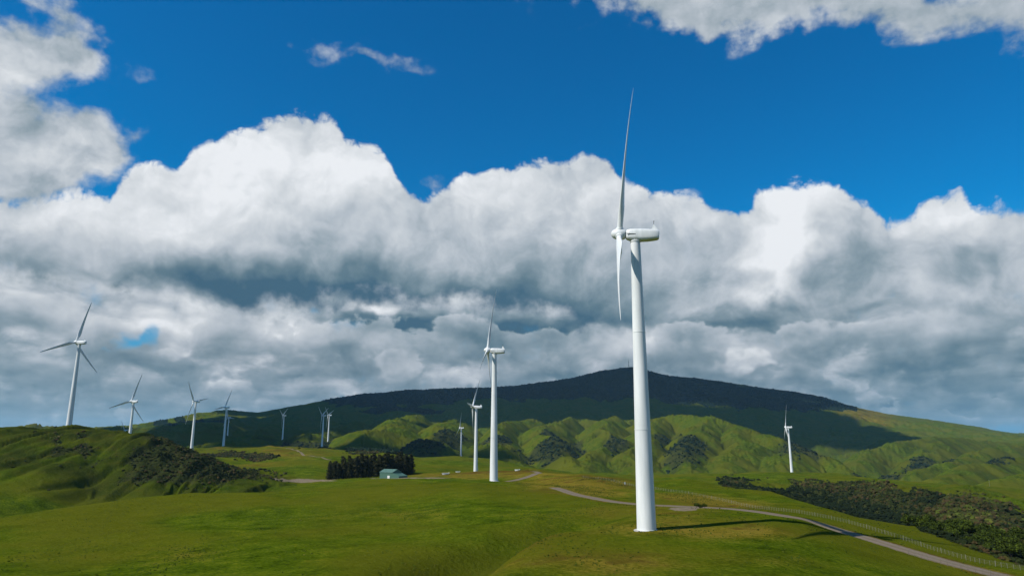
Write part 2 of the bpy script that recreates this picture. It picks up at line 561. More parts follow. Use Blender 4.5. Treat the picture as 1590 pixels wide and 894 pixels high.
def ring_arrays(ring):
    a, r, z = [], [], []
    for p in ring:
        x, Y = p[0], p[1]
        tx, _ = ray(x, 680)
        if p[2] == Z:
            zz = p[3]
        else:
            tx, tz = ray(x, p[2])
            zz = tz * Y
        a.append(math.atan(tx)); r.append(Y); z.append(zz)
    a, r, z = np.array(a), np.array(r), np.array(z)

    def itp(v):
        if len(a) == 1:
            return np.full(M, v[0])
        q = np.interp(acl, a, v)
        k = np.exp(-np.linspace(-2.2, 2.2, 19) ** 2)
        k /= k.sum()
        return np.convolve(np.pad(q, 9, mode='edge'), k, mode='valid')
    return itp(r) / np.cos(acl), itp(z)


RZ = [(np.full(M, 2.0), np.full(M, -1.8))] + [ring_arrays(g) for g in RINGS]
SK = np.log(np.stack([a for a, _ in RZ]))
ZK = np.stack([b for _, b in RZ])
rows = np.concatenate([np.linspace(math.log(2), math.log(95), 14, endpoint=False),
                       np.linspace(math.log(95), math.log(7600), 900, endpoint=False),
                       np.linspace(math.log(7600), math.log(30000), 26)])
NR = len(rows)

# monotone cubic through the rings, along every azimuth
hk = np.diff(SK, axis=0)
dk = np.diff(ZK, axis=0) / hk
mk = np.zeros_like(ZK)
w1, w2 = 2 * hk[1:] + hk[:-1], hk[1:] + 2 * hk[:-1]
same = dk[:-1] * dk[1:] > 0
with np.errstate(divide='ignore', invalid='ignore'):
    hm = (w1 + w2) / (w1 / dk[:-1] + w2 / dk[1:])
mk[1:-1] = np.where(same, hm, 0)
mk[0], mk[-1] = dk[0], dk[-1]
H = np.zeros((M, NR))
for j in range(M):
    i = np.clip(np.searchsorted(SK[:, j], rows, side='right') - 1, 0, len(SK) - 2)
    t = np.clip((rows - SK[i, j]) / hk[i, j], 0, 1)
    h = hk[i, j]
    H[j] = ((2 * t ** 3 - 3 * t ** 2 + 1) * ZK[i, j] + (t ** 3 - 2 * t ** 2 + t) * h * mk[i, j]
            + (-2 * t ** 3 + 3 * t ** 2) * ZK[i + 1, j] + (t ** 3 - t ** 2) * h * mk[i + 1, j])
R = np.exp(rows)[None, :]
A = cols[:, None]
X, Yw = R * np.sin(A), R * np.cos(A)
Dd = R * np.cos(acl)[:, None]                       # depth used by the rings
lD = np.log(Dd)

def spline(pts, n=400):
    p = np.array(pts, float)
    d = np.concatenate([[0], np.cumsum(np.linalg.norm(np.diff(p, axis=0), axis=1))])
    t = np.linspace(0, d[-1], n)
    q = np.stack([np.interp(t, d, p[:, k]) for k in range(p.shape[1])], 1)
    w = max(3, n // (2 * len(p)) * 2 + 1)
    k = np.hanning(w + 2)[1:-1]
    k /= k.sum()
    return np.stack([np.convolve(np.pad(q[:, c], w // 2, mode='reflect', reflect_type='odd'), k, mode='valid') for c in range(q.shape[1])], 1)


# relief: spurs with sharp gullies between them, running down towards the valley
wx, wy = fbm(X / 420, Yw / 420, 3, 3), fbm(X / 420, Yw / 420, 9, 3)
gul = fbm((X * 0.90 - Yw * 0.44) / 330 + wx * 0.75, (X * 0.44 + Yw * 0.90) / 760 + wy * 0.75, 22, 3, 0.40, billow=True)
wx2, wy2 = fbm(X / 900, Yw / 900, 5, 2), fbm(X / 900, Yw / 900, 6, 2)
gul_big = fbm(X / 560 + wx2, Yw / 1100 + wy2, 31, 3, 0.42, billow=True)
gul_sm = fbm(X / 42 + wx, Yw / 70 + wy, 41, 4, 0.5, billow=True)
mid_roll = fbm(X / 60, Yw / 60, 51, 3)
amp_g = np.interp(lD, np.log([300, 600, 1000, 1350, 1700, 2100, 2700, 3600, 5300, 5600, 9000]),
                  [0, 0.5, 2, 22, 50, 58, 52, 30, 4, 4, 20])
amp_b = np.interp(lD, np.log([1000, 2000, 3000, 4200, 5100, 5500, 9000]), [0, 14, 34, 45, 16, 5, 40])
amp_s = np.interp(lD, np.log([260, 400, 600, 1200, 3000]), [0, 1.0, 2.4, 3.5, 5.0])
amp_m = np.interp(lD, np.log([90, 150, 260, 600, 850, 1500]), [0.45, 0.75, 1.15, 1.8, 4.0, 4.0])


def pix(x, y, z):
    """photo pixel that a world point falls on"""
    c, s = math.cos(PITCH), math.sin(PITCH)
    dep = np.maximum(y * c + z * s, 1e-3)
    return 795 + F_PX * x / dep, 447 - F_PX * (z * c - y * s) / dep


PX0, PY0 = pix(X, Yw, H)
front = Yw > 50


def blob(px, py, rx, ry, d0, d1, soft=1.0):
    """soft elliptical patch of ground around a photo pixel, within a range of distances"""
    d = ((PX0 - px) / rx) ** 2 + ((PY0 - py) / ry) ** 2
    return np.exp(-d * soft) * (Dd > d0) * (Dd < d1) * front


def box(px0, px1, d0, d1, fx=25, fd=0.08):
    a = np.clip((PX0 - px0) / fx, 0, 1) * np.clip((px1 - PX0) / fx, 0, 1)
    b = np.clip((lD - math.log(d0)) / fd, 0, 1) * np.clip((math.log(d1) - lD) / fd, 0, 1)
    return a * b * front


left_hill = box(-300, 470, 395, 640, 60, 0.12)
scrub_slope = box(1100, 1900, 330, 800, 60, 0.10) * (PX0 > 1090 + (700 - Dd) * 0.05)
# the named spurs of the sunlit foothills: (photo column, distance, photo row of the crest)
SPURS = [
    [(640, 2700, 646), (620, 2300, 651), (600, 2000, 664), (570, 1800, 682)],
    [(705, 2700, 650), (690, 2200, 660), (665, 1850, 682), (645, 1600, 702)],
    [(820, 2700, 650), (785, 2300, 656), (765, 2000, 672), (785, 1700, 700), (800, 1500, 722)],
    [(880, 2700, 652), (850, 2300, 660), (840, 2000, 676), (870, 1700, 700), (905, 1450, 728)],
    [(960, 2700, 650), (930, 2300, 660), (955, 2000, 680), (930, 1700, 705), (915, 1450, 735)],
    [(1050, 2600, 647), (1010, 2300, 656), (1000, 2000, 680), (985, 1700, 705), (1010, 1450, 735)],
    [(1000, 2500, 653), (1080, 2300, 647), (1130, 2200, 655), (1180, 2100, 668), (1230, 2000, 688), (1280, 1850, 712), (1310, 1700, 735)],
    [(1090, 2250, 651), (1085, 2000, 672), (1065, 1750, 700), (1080, 1500, 735)],
    [(1140, 2150, 660), (1155, 1900, 690), (1140, 1700, 712), (1130, 1500, 735)],
    [(1200, 2050, 676), (1215, 1850, 702), (1205, 1650, 724)],
    [(1600, 3000, 686), (1520, 2800, 685), (1450, 2600, 677), (1400, 2500, 684), (1350, 2300, 700), (1320, 2100, 722)],
    [(1450, 2600, 678), (1440, 2300, 700), (1420, 2000, 722), (1390, 1800, 740)],
    [(1650, 2700, 686), (1590, 2600, 690), (1530, 2300, 698), (1480, 2000, 713), (1420, 1700, 738)],
    [(1700, 2200, 700), (1650, 2100, 703), (1560, 1800, 713), (1500, 1550, 730), (1450, 1350, 745)],
    [(1750, 1600, 712), (1700, 1500, 718), (1590, 1300, 736), (1520, 1150, 749)],
    [(420, 2600, 668), (400, 2200, 677), (380, 1900, 689)], [(530, 2600, 662), (500, 2200, 674), (485, 2000, 687)],
]
zone = np.clip((lD - math.log(1180)) / 0.12, 0, 1) * np.clip((math.log(3050) - lD) / 0.12, 0, 1) * (np.abs(A) < 0.80)
zone = zone * zone * (3 - 2 * zone) * np.clip((PX0 - 360) / 60, 0, 1)
zm = zone > 0
zx, zy = X[zm], Yw[zm]
wob1, wob2 = fbm(zx / 300, zy / 300, 301, 3) * 45, fbm(zx / 300, zy / 300, 307, 3) * 45
acc = np.zeros(zx.shape)
lowest = np.full(zx.shape, 1e9)
KS = 5.0
for sp in SPURS:
    w3 = []
    for px_, Y_, py_ in sp:
        tx_, tz_ = ray(px_, py_)
        w3.append((tx_ * Y_, Y_, tz_ * Y_))
    ln = spline(w3, 70)
    best, bz = np.full(zx.shape, 1e12), np.zeros(zx.shape)
    for q_ in ln:
        d2_ = (zx + wob1 - q_[0]) ** 2 + ((zy + wob2 - q_[1]) * 0.9) ** 2
        s_ = d2_ < best
        best[s_], bz[s_] = d2_[s_], q_[2]
    d_ = np.sqrt(best)
    drop = (0.62 if sp[0][0] < 760 else 0.88) * (np.sqrt(d_ * d_ + 32 ** 2) - 32)
    drop = np.where(drop > 85, 85 + (drop - 85) * 0.4, drop)
    acc += np.exp(np.clip((bz - drop) / KS, -30, 30))
    lowest = np.minimum(lowest, drop)
floor_ = H[zm] - 75
tent = np.log(acc + np.exp(np.clip(floor_ / KS, -30, 30))) * KS
H[zm] = H[zm] * (1 - zone[zm]) + tent * zone[zm]
valley = np.zeros_like(H)
valley[zm] = np.clip((lowest - 36) / 22, 0, 1) * zone[zm]
amp_g = amp_g * (1 - 0.80 * zone)
amp_b = amp_b * (1 - 0.6 * zone)
H = H + gul * amp_g + gul_big * amp_b + gul_sm * amp_s * (0.25 + 0.3 * left_hill + 0.8 * scrub_slope
                                                        + 0.22 * (Dd > 1200)) + mid_roll * amp_m
MOUND = [(640, 120, 3.0), (697, 137, 4.0), (733, 152, 4.2), (783, 171, 3.6), (848, 186, 2.6), (900, 200, 1.8), (950, 216, 0.8)]
mp = spline([(ray(a, 830)[0] * b, b, c) for a, b, c in MOUND], 60)
hollow = np.zeros_like(H)
for mx_, my_, md_ in mp:
    hollow = np.maximum(hollow, 2.2 * md_ * np.exp(-((X - mx_) ** 2 + (Yw - my_) ** 2) / 10.0 ** 2))
H = H - hollow
rim = np.zeros_like(H)
for mx_, my_, md_ in mp:
    rim = np.maximum(rim, md_ * 0.5 * np.exp(-((X - mx_ - 2) ** 2 + (Yw - my_ + 14) ** 2) / 9.0 ** 2))
H = H + rim
H = H + scrub_slope * 7.0 * fbm(X / 75 + wx, Yw / 120, 61, 3, billow=True)
H = H - left_hill * 5.0 * np.clip(0.25 - np.abs(fbm(X / 26 + wx, Yw / 300, 71, 2)), 0, 1) * 3
# long low folds across the near paddock
fold = np.sin((X * 0.55 + Yw) / 11.0 + fbm(X / 50, Yw / 50, 77, 2) * 2.2)
H += fold * 0.33 * np.clip((320 - Dd) / 100, 0, 1) * np.clip((-X + 15) / 50, 0, 1) * front



def erode(Hin, L, amp, octaves=4, seed=200, k_slope=3.0, gain=0.5, lac=2.0):
    """branching gullies running down the slopes: waves across the fall line, blended from cell to cell"""
    dHr = np.gradient(Hin, axis=1) / np.gradient(rows)[None, :] / R
    dHa = np.gradient(Hin, axis=0) / np.gradient(cols)[:, None] / R
    gx = dHr * np.sin(A) + dHa * np.cos(A)
    gy = dHr * np.cos(A) - dHa * np.sin(A)
    out = np.zeros_like(Hin)
    a, l = 1.0, L
    for o_ in range(octaves):
        mag = np.hypot(gx, gy)
        st = np.minimum(mag * k_slope, 1.0) / (mag + 1e-6)
        ux, uy = -gy * st, gx * st
        px_, py_ = X / l + 13.7 * o_, Yw / l + 5.1 * o_
        ix, iy = np.floor(px_), np.floor(py_)
        fx, fy = px_ - ix, py_ - iy
        vh, vx, vy, wt = 0, 0, 0, 0
        for ox in (-1, 0, 1):
            for oy in (-1, 0, 1):
                hx = hash2(ix + ox, iy + oy, seed + o_ * 3) * 0.8
                hy = hash2(ix + ox, iy + oy, seed + 91 + o_ * 3) * 0.8
                qx, qy = fx - ox - hx, fy - oy - hy
                w_ = np.exp(-(qx * qx + qy * qy) * 2.2)
                ph = (qx * ux + qy * uy) * 2 * math.pi
                c_, s_ = np.cos(ph), np.sin(ph)
                vh, vx, vy, wt = vh + c_ * w_, vx - s_ * ux * w_, vy - s_ * uy * w_, wt + w_
        vh, vx, vy = vh / wt, vx / wt, vy / wt
        # sharp in the gully, round on the spur
        out += a * amp * (np.clip(vh * 0.5 + 0.5, 0, 1) ** 0.75 * 2 - 1.1) * np.clip(mag * 4, 0, 1)
        gx = gx + vx * a * amp / l * 2 * math.pi
        gy = gy + vy * a * amp / l * 2 * math.pi
        a *= gain
        l /= lac
    return out


amp_e = np.interp(lD, np.log([650, 1000, 1350, 1700, 2300, 2800, 3600, 4600, 5200]), [0, 1.5, 5, 7.5, 9, 9, 8, 7, 2])
er1 = erode(H, 150.0, np.where(amp_e > 0, amp_e, 0), 3)
H = H + er1
nearm = np.clip(left_hill + scrub_slope, 0, 1)
er2 = erode(H, 42.0, 2.6 * nearm * (0.4 + 0.6 * np.clip((PX0 - 190) / 60, 0, 1)), 3, seed=320)
H = H + er2
# ------------------------------------------------------------------ where the turbines stand (pixel of hub and distance)
TURBINES = [  # base pixel x, distance, height of the foot, radius of the level pad
    ('main', 1004, 164, -21.6, 16), ('second', 767, 380, -25.0, 14), ('third', 739, 702, -44.0, 40),
    ('left', 103, 571, 4.6, 16), ('left2', 200, 870, -31, 60), ('t3', 298, 1028, -24, 60), ('t4', 347, 1289, -23, 70),
    ('t5', 438, 1913, -22.5, 110), ('t6', 500, 1549, -31.6, 90), ('t7', 509, 1860, -23, 110),
    ('t8', 716, 1628, -58, 110), ('right', 1226, 1099, -60.8, 60), ('t12', 766, 1900, -35, 110),
    ('t13', 352, 2250, -20, 110), ('t14', 192, 2300, -60, 60)]
TP = {}
for nm, px, Y, z, rad in TURBINES:
    tx, _ = ray(px, 690)
    # the tower leans by perspective only: take its foot from the foot's own pixel height
    x = tx * Y
    if nm == 'main':
        x = ray(1004, 822)[0] * Y
    TP[nm] = (x, Y, z)


def sample(arr, x, y):
    """bilinear read of a polar grid"""
    x, y = np.asarray(x, float), np.asarray(y, float)
    a, l = np.arctan2(x, y), np.log(np.hypot(x, y))
    j = np.clip(np.searchsorted(cols, a, side='right') - 1, 0, M - 2)
    i = np.clip(np.searchsorted(rows, l, side='right') - 1, 0, NR - 2)
    u = np.clip((a - cols[j]) / (cols[j + 1] - cols[j]), 0, 1)
    v = np.clip((l - rows[i]) / (rows[i + 1] - rows[i]), 0, 1)
    return (arr[j, i] * (1 - u) * (1 - v) + arr[j + 1, i] * u * (1 - v)
            + arr[j, i + 1] * (1 - u) * v + arr[j + 1, i + 1] * u * v)


for nm, px, Y, z, rad in TURBINES:
    x, y, _ = TP[nm]
    d2 = (X - x) ** 2 + (Yw - y) ** 2
    dz = z - float(sample(H, x, y))
    H += dz * np.exp(-d2 / rad ** 2)

# ------------------------------------------------------------------ the gravel track: bench it into the slope
ROAD = [(1700, 905, 142), (1590, 900, 150), (1555, 893, 156), (1500, 879, 165), (1440, 862, 176), (1380, 845, 188), (1300, 823, 204),
        (1240, 805, 219), (1180, 795, 229), (1130, 790, 235), (1060, 787, 242), (1000, 784, 251), (960, 779, 262),
        (930, 774, 276), (905, 770, 292), (880, 766, 312), (860, 762, 335)]


def track_points(pts, n):
    w = []
    for x, y, Y in pts:
        tx, tz = ray(x, y)
        w.append((tx * Y, Y))
    return spline(w, n)


def near_track(line, width):
    """distance of every ground vertex to a line and the index of the nearest point (only near the line)"""
    x0, x1 = line[:, 0].min() - 14, line[:, 0].max() + 14
    y0, y1 = line[:, 1].min() - 14, line[:, 1].max() + 14
    m = (X > x0) & (X < x1) & (Yw > y0) & (Yw < y1)
    d = np.full(X.shape, 99.0)
    idx = np.zeros(X.shape, int)
    px, py = X[m], Yw[m]
    best, bi = np.full(px.shape, 1e9), np.zeros(px.shape, int)
    for k in range(len(line)):
        q = (px - line[k, 0]) ** 2 + (py - line[k, 1]) ** 2
        s = q < best
        best[s], bi[s] = q[s], k
    d[m], idx[m] = np.sqrt(best), bi
    return d, idx


road_line = track_points(ROAD, 330)
FAR_TRACK = [(760, 752, 400), (785, 748, 420), (808, 744, 440), (826, 741, 462), (836, 738, 490), (838, 734, 530),
             (830, 731, 570), (815, 728.5, 610), (795, 727.5, 640), (760, 727.5, 660)]
far_line = track_points(FAR_TRACK, 160)
tracks = {}
for nm, line, hw in (('road', road_line, 2.6), ('far', far_line, 2.2)):
    zl = sample(H, line[:, 0], line[:, 1])
    k = np.ones(25) / 25
    zl = np.convolve(np.pad(zl, 12, mode='edge'), k, mode='valid')
    d, idx = near_track(line, hw)
    w = np.clip((hw + 3.2 - d) / 2.6, 0, 1)
    w = w * w * (3 - 2 * w)
    H = H * (1 - w) + (zl[idx]) * w
    tracks[nm] = (line, hw, d)


def ground_z(x, y):
    return sample(H, x, y)


# ------------------------------------------------------------------ what grows where (ground cover kept as attributes, plus painted light and shade on the knoll)
gully = np.clip(-gul * 0.9 - er1 / np.maximum(amp_e, 2) * 0.55 - 0.25, 0, 1)
nz1 = fbm(X / 90, Yw / 140, 91, 4)
nz2 = fbm(X / 22, Yw / 34, 95, 4)
nz3 = fbm(X / 7, Yw / 9, 99, 3)

scrub = np.zeros_like(H)
far_hills = np.clip((Dd - 1250) / 200, 0, 1) * np.clip((3300 - Dd) / 400, 0, 1)
scrub = np.maximum(scrub, far_hills * np.clip((gully * 0.5 + valley * 0.9 - 0.42 + nz1 * 0.5 + nz2 * 0.25) * 3.0, 0, 1)
                   * np.clip((2500 - Dd) / 600 + 0.15, 0, 1))
for b in [(870, 685, 50, 12, 1400, 2500), (860, 712, 70, 16, 1200, 2200), (950, 702, 30, 14, 1200, 2300),
          (1060, 715, 55, 18, 1200, 2200), (1040, 690, 40, 10, 1300, 2500), (1440, 715, 60, 12, 1200, 2600),
          (1360, 730, 60, 12, 1200, 2400), (1540, 725, 50, 10, 1000, 2400), (760, 700, 50, 10, 1400, 2600),
          (660, 705, 60, 10, 1200, 2600), (700, 695, 40, 8, 1400, 2600), (1250, 712, 60, 16, 1200, 2400)]:
    scrub = np.maximum(scrub, np.clip(blob(*b) * 1.5 + nz1 * 0.7 - 0.55, 0, 1))
edge = np.interp(PX0, [1090, 1110, 1200, 1300, 1350, 1400, 1500, 1560, 1590, 1700],
                 [742, 741, 744, 747, 752, 764, 769, 785, 798, 820])
slope = np.clip((PX0 - 1105 - nz2 * 40 - (PY0 - 745) * 1.2) / 25, 0, 1) * (Dd > np.interp(PX0, [1095, 1150, 1250, 1330, 1400, 1590], [405, 372, 325, 290, 275, 262])) * (Dd < 900) * np.clip((PY0 - edge + nz2 * 10) / 5, 0, 1) * front
slope = slope * (1 - np.clip(blob(1195, 752, 35, 10, 300, 900) * 2 + nz2 * 0.5, 0, 1))
scrub = np.maximum(scrub, slope * np.clip(0.95 + nz1 * 0.5 + nz2 * 0.4, 0, 1))
corner = np.clip((Dd - np.interp(PX0, [1400, 1430, 1500, 1590, 1700], [330, 232, 205, 186, 170])) / 6, 0, 1) * (PX0 > 1405) * (Dd < 400)
scrub = np.maximum(scrub, corner * front * (Dd > 150))
lh_scrub = left_hill * np.clip(blob(90, 690, 10, 30, 400, 640) * 0.7 + blob(130, 690, 9, 30, 400, 640) * 0.7 + blob(330, 725, 120, 30, 380, 640) * 1.5 + blob(250, 700, 40, 30, 380, 640)
                               + blob(120, 700, 60, 40, 400, 640) * 0.35 + blob(60, 730, 70, 20, 400, 640) * 0.2
                               + nz2 * 0.8 + np.clip(-gul_sm, 0, 1) * 0.7 - 0.52, 0, 1) * 1.4
scrub = np.maximum(scrub, np.clip(lh_scrub, 0, 1))
scrub = np.maximum(scrub, np.clip(blob(415, 709, 22, 4, 650, 1100) * 1.6 + nz2 * 0.5 - 0.5, 0, 1))
scrub = np.maximum(scrub, np.clip(blob(360, 706, 55, 6, 700, 1100) * 1.2 + blob(570, 703, 40, 4, 700, 1200) + blob(400, 712, 30, 6, 650, 1100) * 1.2 + nz2 * 0.5 - 0.5, 0, 1))

forest_line = np.interp(PX0, [400, 520, 560, 640, 700, 800, 900, 1000, 1140, 1250, 1330, 1400],
                        [600, 628, 632, 632, 626, 621, 618, 622, 634, 640, 640, 600])
forest = np.clip((forest_line - PY0 + nz1 * 5) / 3, 0, 1) * (Dd > 3300) * (PX0 > 500) * (PX0 < 1330) * front
forest = np.maximum(forest, np.clip((blob(620, 637, 75, 5, 2700, 5000) * 2 + nz1 * 0.3 - 0.7) * 4, 0, 1))
forest = np.maximum(forest, np.clip((blob(245, 657, 40, 3, 3000, 5600) * 2 + blob(300, 651, 60, 2.4, 3000, 5600) * 1.6
                                     + nz1 * 0.5 - 0.9) * 4, 0, 1))
forest = np.maximum(forest, np.clip((blob(590, 702, 60, 4, 1000, 1900) * 2 - 0.8) * 4, 0, 1) * 0.8)

dry = (blob(900, 752, 80, 16, 290, 470) * 1.25 + blob(1090, 775, 60, 10, 240, 330) * 1.1 + blob(1150, 782, 60, 6, 240, 330)
       + blob(790, 733, 60, 6, 440, 760) * 1.2 + blob(700, 738, 90, 4, 440, 760) * 1.0 + blob(1160, 825, 110, 12, 100, 200) * 0.8
       + blob(1000, 822, 160, 12, 100, 230) * 0.45 + blob(930, 875, 160, 18, 90, 200) * 0.5
       + blob(1030, 790, 130, 10, 200, 260) * 0.7
       + blob(430, 692, 60, 5, 700, 1200) * 0.8 + blob(450, 705, 70, 8, 700, 1200) * 0.8 + blob(400, 722, 60, 5, 600, 1200) * 0.7 + blob(330, 696, 40, 3, 700, 1200) * 0.6
       + blob(1050, 805, 90, 9, 150, 260) * 0.5)
d_road = tracks['road'][2]
dry = np.maximum(dry, np.clip(1 - np.abs(d_road - 3.2) / 2.6, 0, 1) * 0.75)
dry = dry + np.clip(nz1 * 0.5 + nz2 * 0.35, 0, 1) * 0.35 + far_hills * np.clip(gul * 0.8 + nz1 * 0.6 + nz2 * 0.4, 0, 1) * 0.5
dry = dry + (np.clip((4300 - Dd) / 300, 0, 1) * 0 + (Dd > 4300) * np.clip((PX0 - 1280) / 40, 0, 1) * np.clip((1420 - PX0) / 60, 0, 1)) * 0.9
dry = dry + blob(900, 880, 200, 30, 90, 200) * 0.3 + blob(620, 800, 160, 14, 150, 330) * 0.3 + blob(250, 860, 200, 20, 150, 260) * 0.3 + blob(1150, 870, 200, 16, 100, 190) * 0.3
dry = dry + rim * 0.25 + blob(880, 748, 90, 14, 290, 480) * 0.5 + blob(1000, 768, 80, 9, 260, 330) * 0.6  # rim term lightens the knoll's crest as if lit
dry = np.clip(dry * (0.75 + nz2 * 0.7 + nz3 * 0.3), 0, 1)
bare = np.clip((blob(1062, 791, 26, 4, 200, 260) * 1.3 + blob(470, 746, 50, 3, 430, 700) * 1.4
                + blob(640, 742, 80, 2, 430, 640) * 0.9 + blob(1004, 820, 26, 4, 150, 175) * 0.5 + nz3 * 0.4 - 0.35) * 2.2, 0, 1)
bare = np.maximum(bare, np.clip(blob(285, 716, 25, 8, 400, 620) + nz2 * 0.8 - 0.65, 0, 1))

verts = np.stack([X, Yw, H], -1).reshape(-1, 3)
verts = np.vstack([verts, [[0, 0, -1.8]]])
jj, ii = np.meshgrid(np.arange(M), np.arange(NR - 1), indexing='ij')
j2 = (jj + 1) % M
quads = np.stack([jj * NR + ii, jj * NR + ii + 1, j2 * NR + ii + 1, j2 * NR + ii], -1).reshape(-1, 4)
inner = np.stack([np.arange(M) * NR, ((np.arange(M) + 1) % M) * NR, np.full(M, M * NR)], 1)
inner4 = np.stack([inner[:, 2], inner[:, 0], inner[:, 1]], 1)
me = bpy.data.meshes.new("ground")
nv = len(verts)
me.vertices.add(nv)
me.vertices.foreach_set("co", verts.astype(np.float32).ravel())
nl = quads.size + inner4.size
me.loops.add(nl)
me.loops.foreach_set("vertex_index", np.concatenate([quads.ravel(), inner4.ravel()]).astype(np.int32))
me.polygons.add(len(quads) + len(inner4))
me.polygons.foreach_set("loop_start", np.concatenate([np.arange(0, quads.size, 4), quads.size + np.arange(0, inner4.size, 3)]).astype(np.int32))
me.polygons.foreach_set("loop_total", np.concatenate([np.full(len(quads), 4), np.full(len(inner4), 3)]).astype(np.int32))
me.polygons.foreach_set("use_smooth", np.ones(len(quads) + len(inner4), bool))
me.update(calc_edges=True)
dull = np.clip(left_hill * (0.75 + nz2 * 0.7) + scrub_slope * 0.4 + hollow * 0.05 + far_hills * np.clip(0.36 + nz1 * 0.3 + gully * 1.0, 0, 1) + 0.12 * (Dd > 3300), 0, 1)  # hollow term paints shade into the dip beside the knoll
for nm, arr in (('dull', dull), ('dry', dry), ('scrub', scrub), ('forest', forest), ('bare', bare), ('gully', gully)):
    at = me.attributes.new(nm, 'FLOAT', 'POINT')
    at.data.foreach_set("value", np.append(arr.reshape(-1), 0).astype(np.float32))

# ground material
gm, gb = new_mat("pasture", 1.0, 0.0)
S.tree = gm.node_tree


def attr(name):
    n = S.tree.nodes.new("ShaderNodeAttribute")
    n.attribute_name = name
    return S(n.outputs["Fac"])


def pos():
    n = S.tree.nodes.new("ShaderNodeNewGeometry")
    return S(n.outputs["Position"])


p = pos()
g_fine = noise(p, 1.1, 6, 0.65, '3D')
g_mid = noise(p, 0.11, 5, 0.6, '3D')
g_big = noise(p, 0.012, 4, 0.55, '3D')
lush = ramp(g_mid * 0.45 + g_fine * 0.55, [(0.38, (0.022, 0.040, 0.002)), (0.48, (0.052, 0.082, 0.003)), (0.55, (0.080, 0.110, 0.005)),
                                          (0.63, (0.125, 0.132, 0.008))])
lush = mixcol(smooth(g_big, 0.40, 0.60) * 0.75, lush, (0.090, 0.092, 0.006))
dryc = ramp(g_mid * 0.45 + g_fine * 0.55, [(0.36, (0.070, 0.062, 0.006)), (0.5, (0.155, 0.122, 0.013)), (0.66, (0.23, 0.165, 0.028))])
brown = mixcol(smooth(g_big + (g_mid - 0.5) * 0.8, 0.5, 0.62), dryc, (0.090, 0.058, 0.010))
col = mixcol(smooth(attr('dry') + (g_fine - 0.5) * 0.5 + (g_mid - 0.5) * 0.5, 0.08, 0.85), lush, brown)
rough_g = ramp(g_mid * 0.5 + g_fine * 0.5, [(0.35, (0.011, 0.020, 0.003)), (0.5, (0.032, 0.043, 0.005)), (0.66, (0.066, 0.062, 0.009))])
col = mixcol(smooth(attr('dull') + (g_fine - 0.5) * 0.9 + (g_mid - 0.5) * 0.6, 0.15, 0.95), col, rough_g)
scr = ramp(g_mid * 0.5 + g_fine * 0.5, [(0.35, (0.012, 0.020, 0.006)), (0.5, (0.034, 0.042, 0.012)), (0.66, (0.062, 0.058, 0.022))])
col = mixcol(smooth(attr('scrub') + (g_fine - 0.5) * 0.5, 0.25, 0.6), col, scr)
p_far = noise(p, 0.03, 6, 0.65, '3D')
forc = ramp(p_far, [(0.35, (0.006, 0.016, 0.010)), (0.65, (0.016, 0.030, 0.018))])
col = mixcol(smooth(attr('forest') + (p_far - 0.5) * 0.5, 0.35, 0.6), col, forc)
soil = ramp(g_fine, [(0.3, (0.13, 0.10, 0.06)), (0.7, (0.27, 0.22, 0.155))])
col = mixcol(smooth(attr('bare') + (g_fine - 0.5) * 0.5, 0.35, 0.7), col, soil)
S.tree.links.new(col.s, gb.inputs["Base Color"])
bmp = S.tree.nodes.new("ShaderNodeBump")
bmp.inputs["Strength"].default_value = 1.0
bmp.inputs["Distance"].default_value = 1.0
tus = noise(p, 0.55, 7, 0.68, '3D')
far_b = noise(p, 0.045, 5, 0.6, '3D')
hgt = tus * 0.7 + far_b * 1.4 + attr('forest') * p_far * 14.0 + attr('scrub') * tus * 1.2
S.tree.links.new(hgt.s, bmp.inputs["Height"])
S.tree.links.new(bmp.outputs[0], gb.inputs["Normal"])
ground = link_obj("ground", me, gm)
props(ground, kind='structure')

# tracks
rm, rb = new_mat("gravel", 0.9, 0.2)
S.tree = rm.node_tree
p = pos()
uvn = S.tree.nodes.new("ShaderNodeAttribute")
uvn.attribute_name = "across"
ac = S(uvn.outputs["Fac"])
ruts = smooth(S.math('ABSOLUTE', S.math('ABSOLUTE', ac) - 0.48), 0.26, 0.08)
rn = noise(p, 2.4, 6, 0.65, '3D')
rn2 = noise(p, 0.35, 4, 0.6, '3D')
gc = ramp(rn * 0.6 + rn2 * 0.4, [(0.3, (0.11, 0.080, 0.050)), (0.7, (0.20, 0.155, 0.105))])
gc = mixcol(ruts * 0.5, gc, (0.215, 0.172, 0.125))
grassy = smooth(S.math('ABSOLUTE', ac) + (rn2 - 0.5) * 0.9, 0.84, 1.05) + smooth(0.22 - S.math('ABSOLUTE', ac) + (rn2 - 0.5) * 0.5, 0.1, 0.3) * 0.45
gc = mixcol(grassy, gc, (0.085, 0.095, 0.022))
S.tree.links.new(gc.s, rb.inputs["Base Color"])
b2 = S.tree.nodes.new("ShaderNodeBump")
b2.inputs["Distance"].default_value = 0.12
S.tree.links.new(rn.s, b2.inputs["Height"])
S.tree.links.new(b2.outputs[0], rb.inputs["Normal"])


